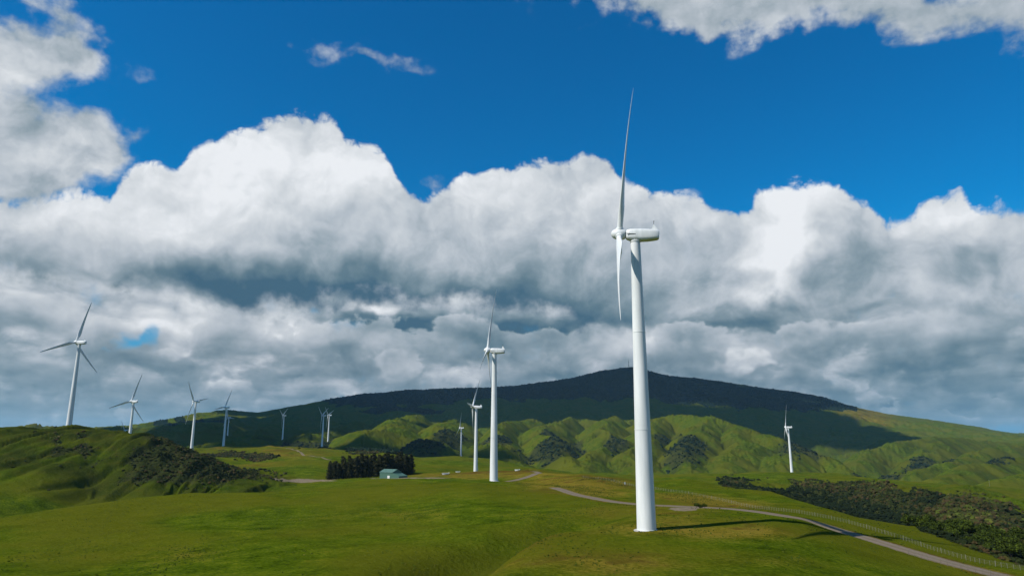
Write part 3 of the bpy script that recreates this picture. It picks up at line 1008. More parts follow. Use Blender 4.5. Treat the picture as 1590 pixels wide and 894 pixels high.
def ribbon(name, line, hw, lift=0.05):
    t = np.gradient(line, axis=0)
    t /= np.linalg.norm(t, axis=1)[:, None]
    nrm = np.stack([t[:, 1], -t[:, 0]], 1)
    n = 13
    vs, ac = [], []
    for k in range(n):
        a = k / (n - 1) * 2 - 1
        wob = 1 + 0.10 * pnoise(np.arange(len(line)) / 9.0, np.full(len(line), 3.0 + a), 5)
        q = line + nrm * (a * hw * wob)[:, None]
        z = ground_z(q[:, 0], q[:, 1]) + lift - 0.04 * abs(a) ** 3
        vs.append(np.column_stack([q, z]))
        ac.append(np.full(len(line), a))
    v = np.concatenate(vs)
    L = len(line)
    kk, ll = np.meshgrid(np.arange(n - 1), np.arange(L - 1), indexing='ij')
    q = np.stack([kk * L + ll, kk * L + ll + 1, (kk + 1) * L + ll + 1, (kk + 1) * L + ll], -1).reshape(-1, 4)
    m = np_mesh(name, v, q)
    at = m.attributes.new('across', 'FLOAT', 'POINT')
    at.data.foreach_set("value", np.concatenate(ac).astype(np.float32))
    o = link_obj(name, m, rm)
    props(o, kind='structure')
    return o


ribbon("gravel_road", spline(road_line, 700), 2.6)
ribbon("farm_track", far_line, 2.2, 0.08)
ribbon("farm_track", track_points([(440, 694, 1010), (455, 699, 960), (464, 704, 920), (468, 709, 885), (480, 714, 850), (500, 719, 810), (515, 722, 790)], 90), 1.7, 0.15)
# ------------------------------------------------------------------ small mesh toolkit
class MB:
    def __init__(self):
        self.bm = bmesh.new()

    def lathe(self, prof, seg=32, mtx=Matrix(), cap=True):
        """profile [(radius, height)] turned round the local z axis"""
        rings = []
        for r, z in prof:
            rings.append([self.bm.verts.new(mtx @ Vector((r * math.cos(2 * math.pi * k / seg),
                                                          r * math.sin(2 * math.pi * k / seg), z))) for k in range(seg)])
        for a, b in zip(rings, rings[1:]):
            for k in range(seg):
                self.bm.faces.new((a[k], a[(k + 1) % seg], b[(k + 1) % seg], b[k]))
        if cap:
            self.bm.faces.new(list(reversed(rings[0])))
            self.bm.faces.new(rings[-1])
        return self

    def box(self, sx, sy, sz, loc=(0, 0, 0), rot=0.0, bev=0.0, mtx=None):
        m = Matrix.Translation(loc) @ Matrix.Rotation(rot, 4, 'Z') @ Matrix.Diagonal((sx, sy, sz, 1))
        if mtx is not None:
            m = mtx @ m
        r = bmesh.ops.create_cube(self.bm, size=1.0, matrix=m)
        if bev:
            es = list({e for v in r['verts'] for e in v.link_edges})
            bmesh.ops.bevel(self.bm, geom=es, offset=bev, segments=2, affect='EDGES', profile=0.6)
        return self

    def loft(self, sections, cap=True):
        rings = [[self.bm.verts.new(p) for p in s] for s in sections]
        n = len(rings[0])
        for a, b in zip(rings, rings[1:]):
            for k in range(n):
                self.bm.faces.new((a[k], a[(k + 1) % n], b[(k + 1) % n], b[k]))
        if cap:
            self.bm.faces.new(list(reversed(rings[0])))
            self.bm.faces.new(rings[-1])
        return self

    def tube(self, pts, r, seg=6):
        secs = []
        for k, p in enumerate(pts):
            p = Vector(p)
            d = (Vector(pts[min(k + 1, len(pts) - 1)]) - Vector(pts[max(k - 1, 0)])).normalized()
            a = d.orthogonal().normalized()
            if abs(d.z) < 0.9:
                a = d.cross(Vector((0, 0, 1))).normalized()
            b = d.cross(a)
            secs.append([p + (a * math.cos(2 * math.pi * q / seg) + b * math.sin(2 * math.pi * q / seg)) * r for q in range(seg)])
        return self.loft(secs)

    def done(self, name, mat, parent=None, smooth_shade=True, edge=35):
        bmesh.ops.recalc_face_normals(self.bm, faces=self.bm.faces[:])
        me = bpy.data.meshes.new(name)
        self.bm.to_mesh(me)
        self.bm.free()
        if smooth_shade:
            me.polygons.foreach_set("use_smooth", [True] * len(me.polygons))
            me.set_sharp_from_angle(angle=math.radians(edge))
        return link_obj(name, me, mat, parent)


def empty(name, loc, rz=0.0):
    o = bpy.data.objects.new(name, None)
    o.location = loc
    o.rotation_euler = (0, 0, rz)
    o.empty_display_size = 1.0
    COL.objects.link(o)
    return o


def copy_tree(o, parent=None):
    c = o.copy()
    COL.objects.link(c)
    c.parent = parent
    for ch in list(o.children):
        copy_tree(ch, c)
    return c


def simple_mat(name, c1, c2=None, scale=1.0, rough=0.6, spec=0.3, bump=0.0, stretch=(1, 1, 1), lo=0.35, hi=0.65):
    m, b = new_mat(name, rough, spec)
    S.tree = m.node_tree
    t = S.tree.nodes.new("ShaderNodeTexCoord")
    v = vmath('MULTIPLY', S(t.outputs["Object"]), stretch)
    n = noise(v, scale, 5, 0.6, '3D')
    c = ramp(n, [(lo, c1), (hi, c2 or c1)])
    S.tree.links.new(c.s, b.inputs["Base Color"])
    if bump:
        bn = S.tree.nodes.new("ShaderNodeBump")
        bn.inputs["Distance"].default_value = bump
        S.tree.links.new(n.s, bn.inputs["Height"])
        S.tree.links.new(bn.outputs[0], b.inputs["Normal"])
    return m


# ------------------------------------------------------------------ wind turbines
white = simple_mat("turbine_paint", (0.64, 0.66, 0.64), (0.79, 0.80, 0.78), 0.6, 0.38, 0.45, stretch=(1, 1, 0.12))
blade_m = simple_mat("blade_gelcoat", (0.66, 0.68, 0.67), (0.74, 0.75, 0.74), 0.4, 0.3, 0.5, stretch=(1, 1, 0.2))
dark_m = simple_mat("dark_seal", (0.05, 0.055, 0.055), (0.08, 0.085, 0.085), 2, 0.7)
concrete = simple_mat("concrete", (0.34, 0.32, 0.28), (0.46, 0.44, 0.40), 1.5, 0.9, 0.1)
HUB_H, ROTOR_R = 70.0, 36.0
TILT = math.radians(5)


def airfoil(c, t, n=20):
    """closed section in x (chord) and y (thickness)"""
    pts = []
    for k in range(n):
        a = 2 * math.pi * k / n
        x = 0.5 * (1 + math.cos(a))
        y = 0.6 * t * (math.sin(a)) * (0.35 + 0.65 * math.sqrt(max(1 - x, 0)) if math.cos(a) > -2 else 1)
        pts.append(((x - 0.32) * c, y * c))
    return pts


def blade_mesh():
    secs = []
    N = 30
    for k in range(N + 1):
        s = k / N
        r = 1.0 + s * (ROTOR_R - 1.0)
        root = max(0.0, 1 - s / 0.14)
        root = root * root * (3 - 2 * root) if s < 0.14 else 0.0
        chord = np.interp(s, [0, 0.04, 0.16, 0.22, 0.5, 0.8, 0.95, 0.985, 1.0], [1.5, 1.5, 2.75, 2.85, 1.95, 1.15, 0.75, 0.5, 0.12])
        tk = np.interp(s, [0, 0.05, 0.2, 0.5, 1.0], [1.0, 0.95, 0.34, 0.22, 0.15])
        tw = math.radians(np.interp(s, [0, 0.15, 0.3, 0.6, 1.0], [22, 20, 12, 4, 0]) + 3)
        sec = []
        for (x, y) in airfoil(1.0, 1.0):
            cx, cy = x * chord, y / 0.6 * chord * tk * 0.5
            if root > 0:
                a = math.atan2(y, x + 0.32 - 0.5)
                cx = cx * (1 - root) + root * 0.75 * math.cos(a)
                cy = cy * (1 - root) + root * 0.75 * math.sin(a)
            # wind pushes the tip back a little (local +y is down-wind)
            bend = 1.35 * s ** 2.4
            sec.append(Vector((-(cx * math.cos(tw) - cy * math.sin(tw)), cx * math.sin(tw) + cy * math.cos(tw) + bend, r)))
        secs.append(sec)
    return secs


def make_turbine():
    root = empty("wind_turbine", (0, 0, 0))
    # tower: foot ring, three tapering cans with flange joints
    H = HUB_H - 1.9
    rb, rt = 2.2, 1.18
    rad = lambda z: rb + (rt - rb) * (z / H)
    tower = MB().lathe([(rad(z), z) for z in np.linspace(-1.5, H, 15)], 64).done("tower", white, root)
    for z in (0.12, 22.5, 45.5):
        r = rad(z)
        MB().lathe([(r + 0.01, z - 0.10), (r + 0.055, z - 0.09), (r + 0.055, z + 0.09), (r + 0.01, z + 0.10)], 64).done(
            "flange_ring", white, tower)
    # door on the side away from the wind, with a step
    da = math.radians(160)
    m = Matrix.Rotation(da, 4, 'Z')
    MB().box(0.12, 0.9, 2.1, (rad(2.4) + 0.0, 0, 2.6), bev=0.05, mtx=m).done("door", white, tower)
    MB().box(1.4, 1.3, 1.9, (rad(1) + 0.6, 0, 0.55), mtx=m).done("doorstep", concrete, tower)
    foot = MB().lathe([(2.9, -1.2), (2.9, 0.0), (2.75, 0.06), (2.25, 0.07)], 48).done("foundation", concrete, root)
    # nacelle: local -y points into the wind; +y is the tail
    nm = Matrix.Translation((0, 0, HUB_H)) @ Matrix.Rotation(-TILT, 4, 'X')
    secs = []
    prof = [(-2.35, 0.70, 0.80, 0.85), (-2.1, 1.15, 1.1, 1.25), (-1.4, 1.4, 1.30, 1.5), (0.2, 1.5, 1.42, 1.62), (1.6, 1.52, 1.48, 1.62),
            (3.2, 1.48, 1.5, 1.45), (4.6, 1.38, 1.48, 1.20), (5.5, 1.22, 1.42, 1.0), (5.85, 1.0, 1.2, 0.8)]
    for y, w, top, bot in prof:
        sec = []
        for k in range(28):
            a = 2 * math.pi * k / 28
            ca, sa = math.cos(a), math.sin(a)
            e = 0.55
            sx = math.copysign(abs(ca) ** e, ca) * w
            sz = math.copysign(abs(sa) ** e, sa) * (top if sa > 0 else bot)
            sec.append(nm @ Vector((sx, y, sz)))
        secs.append(sec)
    nac = MB().loft(secs).done("nacelle", white, root, edge=50)
    for sx in (-1, 1):        # the dark joint between the upper and lower shell
        MB().box(0.06, 3.6, 0.22, (sx * 1.46, -0.3, -0.18), mtx=nm, bev=0.02).done("shell_joint", dark_m, nac)
    # tail fin with wind instruments
    fin = MB()
    for z0, y0, y1 in ((0, 0, 0),):
        outline_ = [(3.9, 1.42), (5.7, 1.3), (4.7, 2.7), (4.45, 2.9), (4.3, 2.9)]
        fin.loft([[nm @ Vector((sx, y, z)) for y, z in outline_] for sx in (-0.10, 0.10)])
    fin.done("tail_fin", white, nac)
    MB().tube([nm @ Vector((0, 4.4, 2.85)), nm @ Vector((0, 4.4, 3.55))], 0.05).tube(
        [nm @ Vector((-0.45, 4.4, 3.45)), nm @ Vector((0.45, 4.4, 3.45))], 0.04).tube(
        [nm @ Vector((0.42, 4.4, 3.45)), nm @ Vector((0.42, 4.4, 3.7))], 0.10).done("wind_sensor", dark_m, nac)
    MB().lathe([(1.22, HUB_H - 1.95), (1.32, HUB_H - 1.9), (1.32, HUB_H - 1.6)], 40).done("yaw_ring", white, root)
    # rotor hub with spinner, and three blades
    hub = empty_mesh = MB()
    hm = Matrix.Rotation(math.pi / 2, 4, 'X')
    hub.lathe([(0.85, -1.5), (1.15, -1.4), (1.38, -1.0), (1.45, -0.2), (1.42, 0.5), (1.25, 1.15), (0.95, 1.65), (0.55, 1.98), (0.15, 2.12), (0.02, 2.13)], 40, hm)
    for k in range(3):        # collars round the blade roots
        r = Matrix.Rotation(math.radians(120 * k), 4, 'Y')
        hub.lathe([(0.93, 0.6), (0.93, 1.5), (0.88, 1.62)], 28, r)
    ho = hub.done("rotor_hub", white, root)
    HC = nm @ Vector((0, -3.85, 0))
    ho.location = HC
    ho.rotation_euler = (-TILT, 0, 0)
    b0 = None
    for k in range(3):
        if b0 is None:
            b0 = MB().loft(blade_mesh()).done("blade", blade_m, ho, edge=60)
            b = b0
        else:
            b = b0.copy()
            COL.objects.link(b)
        b.rotation_euler = (0, math.radians(120 * k), 0)
        b.parent = ho
    MB().lathe([(0.95, -1.9), (0.95, -1.45)], 24, hm).done("shaft_cover", dark_m, ho)
    return root


WIND = math.radians(-82)          # compass direction of the wind the rotors face
TURB = {  # rotor angle, small yaw difference, label
    'main': (104, 0, "tallest white wind turbine in front, standing on the green mound by the gravel road"),
    'second': (6, -3, "white turbine on the paddock crest, taller one of the close pair"),
    'third': (34, 0, "shorter turbine of the close pair, left of the taller one on the paddock crest"),
    'left': (10, 3, "big grey-white turbine on top of the dark scrubby hill at far left"),
    'left2': (14, 5, "grey-white turbine peeping over the right end of the scrubby hill's top"),
    't3': (80, 0, "turbine beside the scrubby hill's right slope, one blade pointing up and left"),
    't4': (21, 2, "turbine at the right edge of the pale green shelf, one blade pointing left"),
    't5': (55, -6, "faint small turbine standing alone in the shadow below the mountain's long left slope"),
    't6': (60, -3, "brighter nearer turbine of the small pair above the dark pine block"),
    't7': (66, 0, "fainter and farther turbine of the small pair above the dark pine block"),
    't8': (118, 4, "small faint turbine in the valley left of the close pair, before the sunlit hills"),
    'right': (2, 8, "white turbine on the grassy ridge at right above the scrub-covered slope"),
    't12': (40, 0, "distant turbine almost hidden behind the tower of the taller turbine of the close pair"),
    't13': (95, 4, "distant turbine almost hidden behind the tower on the pale green shelf"),
    't14': (-35, 6, "distant turbine behind the scrubby hill with only a blade tip showing"),
}
proto = make_turbine()
for i, (nm, px, Y, z, rad) in enumerate(TURBINES):
    th, dyaw, label = TURB[nm]
    t = proto if i == 0 else copy_tree(proto)
    x, y, _ = TP[nm]
    t.location = (x, y, z)
    t.rotation_euler = (0, 0, -WIND + math.pi + math.radians(dyaw * -1))
    props(t, label, "wind turbine", "wind turbines of the wind farm")
    for ch in t.children:
        if ch.name.startswith("rotor_hub"):
            ch.rotation_euler = (Matrix.Rotation(-TILT, 4, 'X') @ Matrix.Rotation(math.radians(-th), 4, 'Y')).to_euler()


def at(px, Y, lift=0.0):
    """world point on the ground under a photo column at a distance"""
    tx, _ = ray(px, 720)
    return (tx * Y, Y, float(ground_z(tx * Y, Y)) + lift)


# ------------------------------------------------------------------ shed beside the pines
green_wall = simple_mat("green_cladding", (0.05, 0.12, 0.085), (0.075, 0.155, 0.115), 1.2, 0.5, 0.4, stretch=(6, 6, 0.3))
green_roof = simple_mat("pale_green_roof", (0.10, 0.19, 0.15), (0.15, 0.26, 0.205), 0.8, 0.45, 0.4)
pale_m = simple_mat("pale_paint", (0.62, 0.64, 0.60), (0.72, 0.74, 0.70), 1.5, 0.6)
SH = at(607, 520)
shed = empty("farm_shed", (SH[0], SH[1], SH[2] - 0.3), math.radians(-32))
props(shed, "green farm shed with pale roof and lean-to in front of the dark pine block", "shed")
L2, W2, HW, HR = 6.0, 5.0, 4.6, 6.6
MB().loft([[Vector((x, -W2, 0)), Vector((x, W2, 0)), Vector((x, W2, HW)), Vector((x, 0, HR)), Vector((x, -W2, HW))]
           for x in (-L2, L2)]).done("wall", green_wall, shed, False)
rf = MB()
for s in (-1, 1):
    m = Matrix.Translation((0, s * (W2 + 0.25) / 2, (HW - 0.1 + HR) / 2 + 0.13)) @ Matrix.Rotation(-s * math.atan2(HR - HW + 0.1, W2 + 0.25), 4, 'X')
    rf.box(2 * L2 + 0.7, math.hypot(W2 + 0.3, HR - HW + 0.1), 0.1, mtx=m)
    for k in range(30):
        rf.box(0.05, math.hypot(W2 + 0.3, HR - HW + 0.1), 0.05, (-L2 - 0.3 + k * (2 * L2 + 0.6) / 29, 0, 0.07), mtx=m)
rf.done("roof", green_roof, shed, False)
MB().loft([[Vector((L2 + 0.002, y, 0)), Vector((L2 + 6.5, y, 0)), Vector((L2 + 6.5, y, 2.3)), Vector((L2 + 0.002, y, 4.4))]
           for y in (-W2, W2 - 0.6)]).done("lean_to", green_wall, shed, False)
d = MB().box(2.2, 0.12, 2.4, (2.6, -W2 - 0.03, 1.2), bev=0.02).done("door", pale_m, shed, False)
MB().box(0.15, 0.08, 0.3, (1.5, -W2 - 0.12, 1.3)).done("handle", dark_m, d, False)
MB().box(0.12, 1.7, 1.6, (-L2 - 0.02, -1.4, 2.3), bev=0.02).done("window", dark_m, shed, False)
MB().box(0.10, 2.2, 0.12, (-L2 - 0.05, -1.4, 1.42)).done("window_sill", pale_m, shed, False)

# ------------------------------------------------------------------ leafy meshes
def leaf_mat(name, dark, light):
    m, b = new_mat(name, 0.9, 0.05)
    S.tree = m.node_tree
    a = attr("tone")
    c = ramp(a, [(0.0, dark), (1.0, light)])
    S.tree.links.new(c.s, b.inputs["Base Color"])
    return m


def cards(name, centres, normals, size, tones, mat, parent=None):
    """many small leaf-clump faces as one mesh"""
    n = len(centres)
    nr = normals / (np.linalg.norm(normals, axis=1)[:, None] + 1e-9)
    ref = rng.normal(size=(n, 3))
    u = np.cross(nr, ref)
    u /= np.linalg.norm(u, axis=1)[:, None] + 1e-9
    v = np.cross(nr, u)
    s = (size * rng.uniform(0.6, 1.3, n))[:, None]
    k = rng.uniform(0.5, 1.0, (n, 4, 1))
    q = np.stack([centres + u * s * k[:, 0], centres + v * s * k[:, 1] * 0.8, centres - u * s * k[:, 2], centres - v * s * k[:, 3] * 0.8], 1)
    me = np_mesh(name, q.reshape(-1, 3), np.arange(4 * n).reshape(-1, 4), False)
    at_ = me.attributes.new("tone", 'FLOAT', 'POINT')
    at_.data.foreach_set("value", np.repeat(tones, 4).astype(np.float32))
    o = link_obj(name, me, mat, parent)
    return o


bark = simple_mat("bark", (0.08, 0.06, 0.045), (0.15, 0.12, 0.09), 3, 0.9, 0.1)
pine_leaf = leaf_mat("pine_needles", (0.010, 0.014, 0.006), (0.046, 0.044, 0.016))
bush_leaf = leaf_mat("bush_leaves", (0.012, 0.022, 0.004), (0.080, 0.108, 0.010))


def make_pine(h, seed):
    r_ = np.random.default_rng(seed)
    t = empty("pine_tree", (0, 0, 0))
    tr = MB().lathe([(0.30, -0.8), (0.24, h * 0.3), (0.15, h * 0.7), (0.04, h * 0.97)], 7)
    for k in range(10):
        z = h * (0.12 + 0.06 * k)
        a = r_.uniform(0, 6.28)
        tr.tube([(0, 0, z), (1.4 * math.cos(a), 1.4 * math.sin(a), z + 0.3)], 0.04, 4)
    tr.done("trunk", bark, t)
    n = 760
    z = h * (0.06 + 0.95 * r_.power(1.05, n))
    rr = 3.4 * np.clip(1 - (z / h - 0.12) / 0.92, 0.02, 1) ** 0.34 * (0.82 + 0.2 * np.sin(z * 1.7 + seed) + 0.12 * np.sin(z * 4.1))
    a = r_.uniform(0, 2 * math.pi, n)
    q = rr * np.sqrt(r_.uniform(0.25, 1, n)) * (0.8 + 0.3 * np.sin(a * 3 + z * 0.9))
    c = np.stack([q * np.cos(a), q * np.sin(a), z - 0.15 * q], 1)
    nrm = np.stack([np.cos(a), np.sin(a), np.full(n, 0.7)], 1) + r_.normal(0, 0.5, (n, 3))
    cards("crown", c, nrm, 0.80, r_.uniform(0, 1, n) ** 1.4, pine_leaf, t)
    return t


def make_bush(seed, w=2.2, h=3.6):
    r_ = np.random.default_rng(seed)
    t = empty("bush_tree", (0, 0, 0))
    tr = MB()
    lobes = []
    for k in range(6):
        a = k * 1.05 + r_.uniform(0, 0.6)
        p = Vector((math.cos(a) * w * 0.5, math.sin(a) * w * 0.5, h * r_.uniform(0.45, 0.72)))
        lobes.append((p, w * r_.uniform(0.38, 0.58)))
        tr.tube([(0, 0, -0.4), (p.x * 0.4, p.y * 0.4, p.z * 0.5), p], 0.07, 5)
    lobes.append((Vector((0, 0, h * 0.8)), w * 0.5))
    tr.done("trunk", bark, t)
    C_, N_, T_ = [], [], []
    for p, rd in lobes:
        n = 120
        d = r_.normal(size=(n, 3))
        d /= np.linalg.norm(d, axis=1)[:, None]
        C_.append(np.array(p) + d * rd * r_.uniform(0.65, 1.05, (n, 1)) * np.array([1, 1, 0.85]))
        N_.append(d + r_.normal(0, 0.45, (n, 3)))
        T_.append(np.clip(r_.uniform(0.1, 0.6) + r_.normal(0, 0.22, n), 0, 1))
    cards("crown", np.concatenate(C_), np.concatenate(N_), 0.34, np.concatenate(T_), bush_leaf, t)
    return t


# pine block behind the shed
pines = [make_pine(h, k) for k, h in enumerate((20, 18.5, 21.5, 17))]
used = set()
k = 0
for row in range(6):
    for c in range(19):
        f = c / 18
        px = 513 + f * 124 + random.uniform(-2.2, 2.2)
        front_d = np.interp(px, [508, 600, 640], [560, 575, 600])
        Y = front_d + row * 7.0 + random.uniform(-1.6, 1.6)
        if row in (2, 3, 4) and 1 < c < 17 and (row * 7 + c * 3) % 5 == 0:
            continue
        i = random.randrange(4)
        t = pines[i] if i not in used else copy_tree(pines[i])
        used.add(i)
        t.location = at(px, Y)
        t.rotation_euler = (0, 0, random.uniform(0, 6.28))
        s = random.uniform(0.66, 0.93) * np.interp(px, [508, 530, 560, 640], [0.72, 0.9, 1, 1])
        t.scale = (s * 1.5, s * 1.5, s)
        edge_ = row == 0
        props(t, "dark tall pine tree packed among others in the square block behind the green shed",
              "tree", "dark pines in the block behind the shed")
for i, p_ in enumerate(pines):
    if i not in used:
        for ch in list(p_.children):
            bpy.data.objects.remove(ch)
        bpy.data.objects.remove(p_)

# bush below the road at lower right
bushes = [make_bush(k + 40, w, h) for k, (w, h) in enumerate(((2.2, 3.4), (2.7, 4.2), (1.8, 2.6), (2.4, 3.0)))]
ub = set()


def place_bush(px, Y, s, label, cat="bush", group=None, dz=0.0):
    i = random.randrange(4)
    t = bushes[i] if i not in ub else copy_tree(bushes[i])
    ub.add(i)
    t.location = at(px, Y, dz)
    t.rotation_euler = (0, 0, random.uniform(0, 6.28))
    t.scale = (s, s, s * random.uniform(0.85, 1.1))
    props(t, label, cat, group)


nb = 0
tries = 0
spots_b = []
while nb < 120 and tries < 6000:
    tries += 1
    px = random.uniform(1415, 1650)
    lo = np.interp(px, [1400, 1430, 1500, 1590, 1650], [268, 244, 211, 187, 178])
    Y = lo + random.uniform(0, 62)
    x, y, z = at(px, Y)
    if any((x - a) ** 2 + (y - b) ** 2 < 3.1 ** 2 for a, b in spots_b):
        continue
    spots_b.append((x, y))
    place_bush(px, Y, random.uniform(0.62, 1.15), "leafy green bush in the thicket below the road at lower right", "bush",
               "bushes of the thicket below the road", -0.5)
    nb += 1
place_bush(1399, 262, 1.25, "dark round bush standing alone at the foot of the scrubby slope, left of the thicket")
place_bush(413 + 50, 990, 0.9, "tiny dark bush on the pale green knoll left of the small turbine pair")
place_bush(877, 560, 0.5, "tiny dark bush on the flat green field beyond the bend of the farm track")
for px, Y, s in ((1078, 240, 0.42), (1084, 239.5, 0.36), (1090, 239, 0.4)):
    place_bush(px, Y - 4, s, "low dark shrub on the bank between the tall tower's shadow and the road", "shrub", "shrubs on the roadside bank")
for i, p_ in enumerate(bushes):
    if i not in ub:
        for ch in list(p_.children):
            bpy.data.objects.remove(ch)
        bpy.data.objects.remove(p_)

# ------------------------------------------------------------------ scrub and forest: countless clumps
def ico(level):
    b = bmesh.new()
    bmesh.ops.create_icosphere(b, subdivisions=level, radius=1.0)
    v = np.array([q.co[:] for q in b.verts])
    f = np.array([[q.index for q in fc.verts] for fc in b.faces])
    b.free()
    return v, f


def clumps(name, weight, dens, n_max, size_lo, size_hi, level, mat, flat=0.75, sink=0.2, noise_amp=0.35):
    """scatter lumpy bushes over the ground, by a weight per ground vertex"""
    area = (R * (rows[1:].mean() * 0 + np.gradient(rows))[None, :]) * (R * np.gradient(cols)[:, None])
    w = weight * np.abs(area) * dens
    w[np.abs(A[:, 0]) > math.radians(46)] = 0
    tot = w.sum()
    n = int(min(n_max, tot))
    if n < 1:
        return None
    ch = rng.choice(w.size, size=n, p=(w / tot).ravel())
    j, i = np.unravel_index(ch, w.shape)
    a = cols[j] + rng.uniform(-0.5, 0.5, n) * (cols[1] - cols[0] if False else math.radians(96 / 1250))
    l = rows[i] + rng.uniform(-0.5, 0.5, n) * (rows[300] - rows[299])
    x, y = np.exp(l) * np.sin(a), np.exp(l) * np.cos(a)
    z = ground_z(x, y)
    v, f = ico(level)
    s = rng.uniform(0, 1, n) ** 1.6 * (size_hi - size_lo) + size_lo
    th = rng.uniform(0, 6.28, n)
    c_, s_ = np.cos(th), np.sin(th)
    base = v[None] * (1 + rng.normal(0, noise_amp, (n, len(v), 1)))
    bx = base[..., 0] * c_[:, None] - base[..., 1] * s_[:, None]
    by = base[..., 0] * s_[:, None] + base[..., 1] * c_[:, None]
    V = np.stack([bx * s[:, None] + x[:, None], by * s[:, None] + y[:, None],
                  base[..., 2] * (s * flat)[:, None] + (z + s * flat * (0.6 - sink))[:, None]], -1).reshape(-1, 3)
    Fq = (f[None] + (np.arange(n) * len(v))[:, None, None]).reshape(-1, 3)
    m = np_mesh(name, V, Fq, False)
    # plant kinds keep together in patches
    patch = fbm(x / 45, y / 65, 123, 4, 0.6) * 0.85 + 0.33 + rng.normal(0, 0.15, n)
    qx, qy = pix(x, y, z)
    gully_shade = np.exp(-((qx - 1290) / 130) ** 4 - ((qy - 792 - (qx - 1290) * 0.24) / 20) ** 2) * (y < 900)  # shade of the gully, put into the clump colour as a darker tone
    patch = patch - gully_shade * 1.3
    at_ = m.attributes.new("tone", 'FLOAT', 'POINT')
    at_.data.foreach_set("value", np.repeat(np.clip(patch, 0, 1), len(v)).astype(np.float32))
    o = link_obj(name, m, mat)
    props(o, kind='stuff')
    return o


sm, sb = new_mat("scrub_leaves", 0.85, 0.1)
S.tree = sm.node_tree
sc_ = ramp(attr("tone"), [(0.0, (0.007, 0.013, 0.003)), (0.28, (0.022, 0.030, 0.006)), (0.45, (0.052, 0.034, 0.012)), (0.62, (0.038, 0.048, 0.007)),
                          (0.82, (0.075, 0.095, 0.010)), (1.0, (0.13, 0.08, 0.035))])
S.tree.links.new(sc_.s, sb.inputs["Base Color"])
fm, fb_ = new_mat("forest_leaves", 0.9, 0.05)
S.tree = fm.node_tree
sc_ = ramp(attr("tone"), [(0.0, (0.005, 0.013, 0.008)), (0.5, (0.012, 0.024, 0.013)), (1.0, (0.026, 0.038, 0.016))])
S.tree.links.new(sc_.s, fb_.inputs["Base Color"])

vis_slope = scrub * (Dd > 290) * (Dd < 1300)
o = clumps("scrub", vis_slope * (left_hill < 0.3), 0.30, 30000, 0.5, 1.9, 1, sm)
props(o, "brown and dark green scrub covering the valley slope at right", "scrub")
o = clumps("scrub", scrub * (left_hill >= 0.3), 0.22, 9000, 0.35, 1.2, 1, sm)
props(o, "dark low scrub on the flank of the hill at left", "scrub")
o = clumps("scrub", scrub * (Dd < 290), 0.5, 5000, 0.3, 1.1, 2, sm)
props(o, "low undergrowth beneath the thicket at lower right", "scrub")
o = clumps("scrub", np.clip(scrub * 1.3 - 0.35, 0, 1) * (Dd > 1200) * (Dd < 3400), 0.02, 22000, 1.6, 4.5, 1, fm)
props(o, "dark bush filling the gullies of the far sunlit hills", "scrub")
o = clumps("forest", forest * (Dd > 900) * (Dd < 1900), 0.03, 3000, 2.5, 5.5, 1, fm)
if o: props(o, "dark plantation edge behind the pine block", "trees")
o = clumps("forest", forest * (Dd > 2700) * (Dd < 5700), 0.0035, 16000, 4, 8.5, 1, fm, flat=0.8, sink=0.7)
props(o, "dark forest covering the upper mountain", "trees")
thin = np.clip(nz2 + 0.1, 0, 1) * (scrub < 0.2) * (Dd > 105) * (Dd < 420) * front * (d_road > 3.5)
tm, tb = new_mat("tussock_blades", 0.9, 0.05)
S.tree = tm.node_tree
sc_ = ramp(attr("tone"), [(0.0, (0.026, 0.046, 0.003)), (0.5, (0.060, 0.086, 0.005)), (0.8, (0.10, 0.105, 0.010)), (1.0, (0.17, 0.13, 0.025))])
S.tree.links.new(sc_.s, tb.inputs["Base Color"])
o = clumps("grass", thin * (0.35 + dry * 1.6) * np.clip(1.3 - left_hill, 0, 1), 1.6, 60000, 0.06, 0.19, 1, tm, flat=0.8, noise_amp=0.6)
props(o, "rank grass tufts dotted over the paddocks", "grass")

# ------------------------------------------------------------------ fences
post_m = simple_mat("weathered_post", (0.13, 0.13, 0.09), (0.23, 0.22, 0.17), 4, 0.9, 0.1)
dpost_m = simple_mat("dark_post", (0.10, 0.085, 0.06), (0.18, 0.155, 0.12), 4, 0.9, 0.1)
wire_m = simple_mat("fence_wire", (0.12, 0.12, 0.11), (0.18, 0.18, 0.16), 4, 0.5, 0.5)


def fence(line, step, label, mat, hpost=1.15, rad=0.042, wires=(0.25, 0.55, 0.85, 1.08), rw=0.012):
    pts = [at(px, Y) for px, Y in line]
    xy = spline([(a, b) for a, b, _ in pts], 300)
    d = np.concatenate([[0], np.cumsum(np.linalg.norm(np.diff(xy, axis=0), axis=1))])
    n = min(100, int(d[-1] / step))
    t = np.linspace(0, d[-1], n)
    xs, ys = np.interp(t, d, xy[:, 0]), np.interp(t, d, xy[:, 1])
    zs = ground_z(xs, ys)
    o = empty("fence", (xs[0], ys[0], zs[0]))
    props(o, label, "fence")
    pm = None
    for k in range(n):
        if pm is None:
            pm = MB().lathe([(rad, -0.5), (rad, hpost - 0.03), (rad * 0.7, hpost)], 7).done("post", mat, o)
            q = pm
        else:
            q = pm.copy()
            COL.objects.link(q)
            q.parent = o
        q.location = (xs[k] - xs[0], ys[k] - ys[0], zs[k] - zs[0])
        big = k % 6 == 0
        q.scale = (1.6 if big else random.uniform(0.8, 1.1),) * 2 + (1.12 if big else random.uniform(0.92, 1.03),)
        q.rotation_euler = (random.uniform(-0.04, 0.04), random.uniform(-0.04, 0.04), 0)
    w = MB()
    for h in wires:
        w.tube([(xs[k] - xs[0], ys[k] - ys[0], zs[k] - zs[0] + h) for k in range(n)], rw, 4)
    w.done("wire", wire_m, o)


